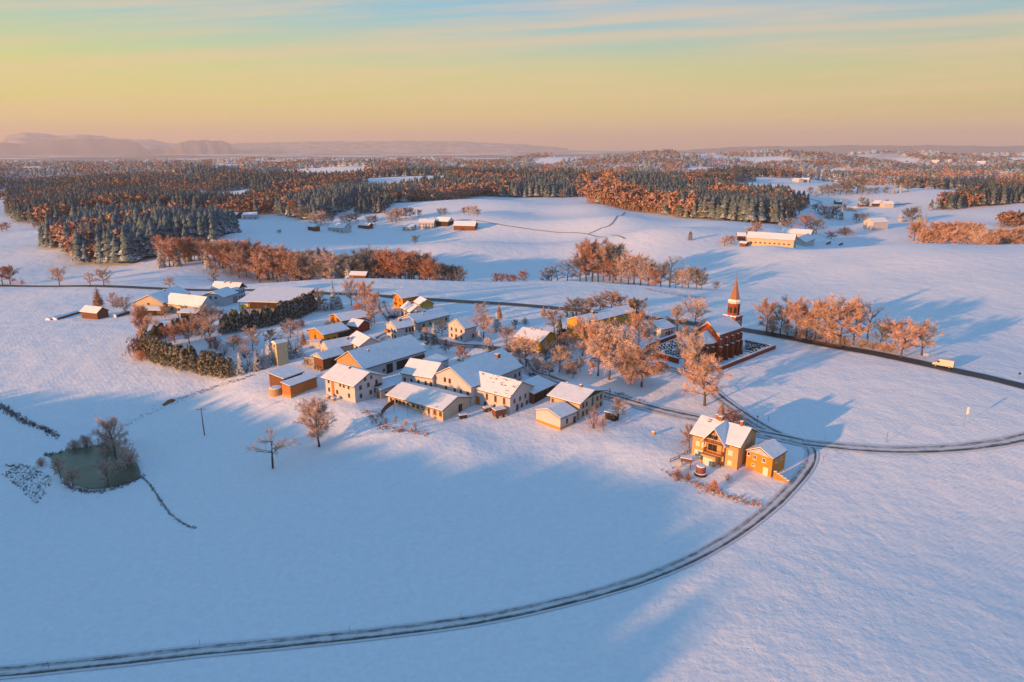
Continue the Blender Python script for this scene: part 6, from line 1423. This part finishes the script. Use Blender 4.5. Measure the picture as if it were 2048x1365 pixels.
# fence round the garden of the long low building
def fence(px, h, label, m_=M_WOOD, step=1.6, rails=2, name='garden_fence', solid=False):
    P = smooth_path([at(*q) for q in px], step); o = Vector((P[0].x, P[0].y, h1(P[0].x, P[0].y))); r = empty(name, o); tag(r, label, 'fence'); rl = MB()
    for i, q in enumerate(P):
        z = h1(q.x, q.y) - o.z
        if i % (2 if solid else 1) == 0: m = MB(); m.box(q.x - o.x - .06, q.x - o.x + .06, q.y - o.y - .06, q.y - o.y + .06, z - .4, z + h); m.build('post', m_, r)
        if i < len(P) - 1:
            e = P[i + 1]; z2 = h1(e.x, e.y) - o.z; d = Vector((e.x - q.x, e.y - q.y, 0)).normalized(); nn = Vector((-d.y, d.x, 0)) * .03
            for k in ([(.1, h - .05)] if solid else [(h * (j + .6) / rails - .06, h * (j + .6) / rails + .06) for j in range(rails)]):
                V = [(q.x - o.x + s * nn.x, q.y - o.y + s * nn.y, z + zz) for zz in k for s in (-1, 1)] + [(e.x - o.x + s * nn.x, e.y - o.y + s * nn.y, z2 + zz) for zz in k for s in (-1, 1)]
                rl.add(V, [(0, 1, 3, 2), (4, 6, 7, 5), (0, 4, 5, 1), (2, 3, 7, 6), (0, 2, 6, 4), (1, 5, 7, 3)])
    rl.build('rails', m_, r); return r
fence([(763, 832), (775, 818), (789, 808)], 1.6, 'solid board fence at the left end of the long low building', M_WOOD, 1.2, solid=True)
fence([(1184, 787), (1210, 796), (1245, 806)], .9, 'low dark rail fence along the lane behind the green gable house', M_DARKW, 2.2)
fence([(1290, 579), (1330, 588), (1370, 594), (1410, 598)], 1.0, 'post and rail fence in front of the trees in the dip', M_WOOD, 3.5)
fence([(1533, 667), (1600, 680), (1660, 692), (1700, 697)], 1.0, 'thin fence posts beneath the row of trees right of the church', M_WOOD, 5)
fence([(1340, 925), (1358, 918), (1380, 905)], 1.0, 'small brown fence at the left side of the apricot house', M_WOOD, 1.2)
for i, (x, y, h) in enumerate([(757, 838, 16), (764, 842, 20), (772, 848, 14), (791, 848, 18), (811, 851, 12), (831, 861, 20), (822, 862, 8)]):
    p = at(x, y); T_ = tree('bush%d' % (i % 2) if h < 15 else 'tall%d' % (i % 2), p, h * mpp(p), .8, 'frosted little shrub in the garden of the long low building', group='frosted shrubs round the garden', name='garden_shrub', cat='shrub')
# stepped garden wall beside the apricot annex
A0_, A1_ = at(1546, 958), at(1578, 966); r = empty('stone_wall', A0_, math.atan2(A1_.y - A0_.y, A1_.x - A0_.x)); tag(r, 'stepped ochre garden wall running down from the apricot annex', 'wall'); LL = (A1_ - A0_).length; m = MB(); s_ = MB()
for i in range(5): m.box(LL * i / 5, LL * (i + 1) / 5 + .01, -.2 - i * .004, .2 + i * .004, -1.5, 2.0 - i * .4); s_.box(LL * i / 5, LL * (i + 1) / 5, -.25 - i * .004, .25 + i * .004, 2.003 - i * .4, 2.12 - i * .4)
m.build('wall_body', mat('ochre_stone', (.42, .22, .06), .9, .3, 3), r); s_.build('snow_cap', M_SNOW, r)
# stones on the bank
SM = []
for k in range(4):
    rn = random.Random(k); V = []; m = MB()
    import bmesh
    bm = bmesh.new(); bmesh.ops.create_icosphere(bm, subdivisions=1, radius=1)
    for v_ in bm.verts: v_.co = Vector((v_.co.x * rn.uniform(.8, 1.2), v_.co.y * rn.uniform(.6, 1), v_.co.z * rn.uniform(.45, .7)))
    me = bpy.data.meshes.new('boulder'); bm.to_mesh(me); bm.free(); me.materials.append(mat('snowy_stone', (.55, .50, .46), .9, .25, 2)); SM.append(me)
bp_ = smooth_path([at(*q) for q in [(1425, 988), (1455, 993), (1480, 1000), (1505, 1008), (1520, 1011)]], .5)
for i in range(60):
    q = bp_[int(len(bp_) * i / 60)]; x, y = q.x + random.gauss(0, .5), q.y + random.gauss(0, .5); o = bpy.data.objects.new('boulder', SM[i % 4]); COL.objects.link(o); s_ = random.uniform(.18, .42)
    o.location = (x, y, h1(x, y) + s_ * .1); o.scale = (s_,) * 3; o.rotation_euler = (0, 0, random.uniform(0, 6)); tag(o, 'snow covered stone on the bank before the apricot house', 'stone', 'stones on the bank')
# log piles before the brown shed
for i, (x, y) in enumerate([(631, 738), (637, 740), (643, 742)]):
    p = at(x, y); r = empty('log_pile', p, ch.root.rotation_euler.z * 0 + .6); tag(r, ['left', 'middle', 'right'][i] + ' stack of logs at the brown wooden shed', 'log pile'); m = MB()
    for a in range(4):
        for b_ in range(3): m.cyl((a * .34 - .5 + (b_ % 2) * .17, .16 + b_ * .29), .16, .16, -.5, .5, 7, 0, 'y')
    m.build('logs', M_PALEW, r)
# silage clamp and covered heaps at the left shed
for x, y, l, w, h, lb in [(132, 633, 14, 3.5, 1.2, 'long snow covered silage clamp left of the small field shed'), (108, 637, 7, 3, 1.0, 'low snow covered heap at the left end of the silage clamp'), (240, 631, 8, 3.5, 1.6, 'snow covered pile right of the small field shed'), (1290 + 360, 487, 16, 6, 1.8, 'snow covered silage clamp right of the big farm'), (1676, 489, 14, 5, 1.6, 'second silage clamp right of the big farm')]:
    p = at(x, y); r = empty('silage_clamp', p, facing((x - 8, y + 2.4), (x + 8, y - 2.4))); tag(r, lb, 'clamp'); m = MB(); m.prism([(-w / 2, -.5), (w / 2, -.5), (w / 2 - .5, h * .7), (0, h), (-w / 2 + .5, h * .7)], -l / 2, l / 2); m.build('heap', M_SNOW, r); m = MB(); m.box(-l / 2, l / 2, -w / 2 - .35, -w / 2 - .01, -.5, h * .75); m.build('side_wall', M_WOOD, r)
# culvert mouth by the track
p = at(338, 806); r = empty('culvert', p, facing((322, 812), (345, 800))); tag(r, 'dark stone culvert mouth on the bank by the track', 'culvert'); m = MB(); m.prismy([(-2, -1), (2.2, -1), (2.2, .4), (1.2, .9), (0, .8), (-2, .0)], -.5, .5); m.build('headwall', mat('rusty_stone', (.30, .12, .05), .9, .4, 2), r); m = MB(); m.cyl((.9, .1), .45, .45, -.54, -.5, 12, 0, 'y'); m.build('opening', M_BLACK, r)
p = at(20, 931); r = empty('field_trough', p, facing((10, 926), (30, 936))); tag(r, 'flat pale covered trough at the plot left of the pond', 'trough'); m = MB(); m.box(-1.4, 1.4, -.5, .5, -.2, .5); m.build('box_body', M_WOOD, r); m = MB(); m.box(-1.5, 1.5, -.6, .6, .503, .62); m.build('snow_cap', M_SNOW, r)

# ------------------------------------------------------------------ mountains on the horizon
def ridge(name, az0, az1, dist, prof, label, seed, mtl, base=-130):
    rn = np.random.RandomState(seed); n = 260; t = np.linspace(0, 1, n); az = np.radians(az0 + (az1 - az0) * t)
    hgt = np.interp(t, [p[0] for p in prof], [p[1] for p in prof]); jag = np.zeros(n)
    for f, a in ((5, .03), (11, .02), (23, .012)): jag += a * np.sin(t * f * 6.28 + rn.uniform(0, 6)) * rn.uniform(.7, 1.2)
    top = hgt * (1 + jag) ; top = np.maximum((hgt - base) * (1 + jag) + base, base + 1)
    rows = [(-.09, 0), (-.06, .35), (-.03, .72), (0, 1), (.03, .7), (.07, .3), (.10, 0)]
    V = []
    for k, (dr, fz) in enumerate(rows):
        rr = dist * (1 + dr + (.004 * np.sin(t * 5 * 6.28 + k) if 0 < k < 6 else 0)); V.append(np.stack([rr * np.sin(az), rr * np.cos(az), base + ((top - base) if fz == 1 else (hgt - base)) * fz * (1 + (.05 * np.sin(t * 7 * 6.28 + k * 2) if fz not in (0, 1) else 0))], 1))
    V = np.concatenate(V); F = [(k * n + i, k * n + i + 1, (k + 1) * n + i + 1, (k + 1) * n + i) for k in range(len(rows) - 1) for i in range(n - 1)]
    o = mk(name, V, np.array(F), mtl, smooth=True); o['kind'] = 'structure'; o['label'] = label
def azp(px): return math.degrees(math.atan2(px - 1024, 1345))
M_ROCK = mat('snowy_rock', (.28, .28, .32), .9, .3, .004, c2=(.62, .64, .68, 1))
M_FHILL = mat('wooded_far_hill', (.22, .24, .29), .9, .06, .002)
DM = 20000
def hm_(px_up): return 75 + .8 * px_up / FPX * DM
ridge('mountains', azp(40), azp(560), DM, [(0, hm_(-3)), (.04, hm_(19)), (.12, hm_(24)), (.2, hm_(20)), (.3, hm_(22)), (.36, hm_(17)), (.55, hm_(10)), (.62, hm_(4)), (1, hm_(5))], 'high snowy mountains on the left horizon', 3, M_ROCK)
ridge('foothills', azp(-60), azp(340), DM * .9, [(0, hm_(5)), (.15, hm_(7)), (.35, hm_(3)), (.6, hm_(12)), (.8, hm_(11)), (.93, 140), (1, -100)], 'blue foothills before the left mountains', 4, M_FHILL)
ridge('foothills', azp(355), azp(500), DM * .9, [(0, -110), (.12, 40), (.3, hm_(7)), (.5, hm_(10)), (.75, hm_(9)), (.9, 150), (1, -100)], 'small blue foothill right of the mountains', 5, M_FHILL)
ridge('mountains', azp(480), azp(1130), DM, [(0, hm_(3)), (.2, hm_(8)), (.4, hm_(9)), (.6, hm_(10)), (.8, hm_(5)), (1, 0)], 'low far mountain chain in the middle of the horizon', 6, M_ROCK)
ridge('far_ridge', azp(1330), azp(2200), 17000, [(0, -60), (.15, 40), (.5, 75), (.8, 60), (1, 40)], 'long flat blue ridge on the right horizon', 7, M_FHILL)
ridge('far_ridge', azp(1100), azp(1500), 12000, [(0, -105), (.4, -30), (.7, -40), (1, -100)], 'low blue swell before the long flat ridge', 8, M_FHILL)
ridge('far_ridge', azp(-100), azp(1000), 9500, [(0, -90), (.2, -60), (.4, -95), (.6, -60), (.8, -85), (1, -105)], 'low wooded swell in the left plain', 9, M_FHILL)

# ------------------------------------------------------------------ unseen wood added left behind the viewer to shade the front field
wood = []
def shade_wood(x0, y0, x1, y1, depth, hm, label):
    n = int(hypot(x1 - x0, y1 - y0) / 5.5); pts = []
    ux, uy = (x1 - x0) / hypot(x1 - x0, y1 - y0), (y1 - y0) / hypot(x1 - x0, y1 - y0)
    for i in range(n):
        for k in range(int(depth / 6)):
            pts.append((x0 + (x1 - x0) * i / n - uy * -k * -6 + random.uniform(-2, 2), y0 + (y1 - y0) * i / n + ux * -k * 6 + random.uniform(-2, 2)))
    Vs, Fs = [], []; off = 0
    for i, (x, y) in enumerate(pts):
        v, f = LC[i % 4]; h = hm * random.uniform(.82, 1.08); z = h1(x, y)
        Vs.append(np.stack([v[:, 0] * h * 1.2 + x, v[:, 1] * h * 1.2 + y, v[:, 2] * h + z - .3], 1)); Fs.append(f + off); off += len(v)
    o = mk('forest', np.concatenate(Vs), np.concatenate(Fs), [F_CONFAR]); tag(o, label, 'forest', kind='stuff')
for k_ in range(1):
    def SW(s_, p_): return (s_ * sin(SUN_AZ) + p_ * cos(SUN_AZ), s_ * cos(SUN_AZ) - p_ * sin(SUN_AZ))
Vs, Fs, off = [], [], 0
for i in range(1500):
    p_ = random.uniform(-270, 60); s_ = random.uniform(-198, -152); x, y = SW(s_, p_)
    if p_ > -68 and random.random() < .6: continue
    v, f = LC[i % 4]; h = 19 * random.uniform(.85, 1.06); z = h1(x, y)
    Vs.append(np.stack([v[:, 0] * h * 1.3 + x, v[:, 1] * h * 1.3 + y, v[:, 2] * h + z - .3], 1)); Fs.append(f + off); off += len(v)
o = mk('forest', np.concatenate(Vs), np.concatenate(Fs), [F_CONFAR]); tag(o, 'unseen conifer wood added outside the left edge to shade the front field', 'forest', kind='stuff')

# ------------------------------------------------------------------ haze
hv, tH, bH = newmat('haze_air'); tH.nodes.remove(bH); out = [n for n in tH.nodes if n.type == 'OUTPUT_MATERIAL'][0]
pv = N(tH, 'ShaderNodeVolumePrincipled'); pv.inputs['Color'].default_value = (.92, .88, .95, 1); pv.inputs['Density'].default_value = 6.6e-5; pv.inputs['Anisotropy'].default_value = 0.1
tH.links.new(pv.outputs[0], out.inputs['Volume'])
m = MB(); m.box(-28500, 28500, -28500, 28500, -160, 490); hz = m.build('haze', hv); hz['kind'] = 'stuff'; hz['label'] = 'thin evening haze'; hz['category'] = 'haze'
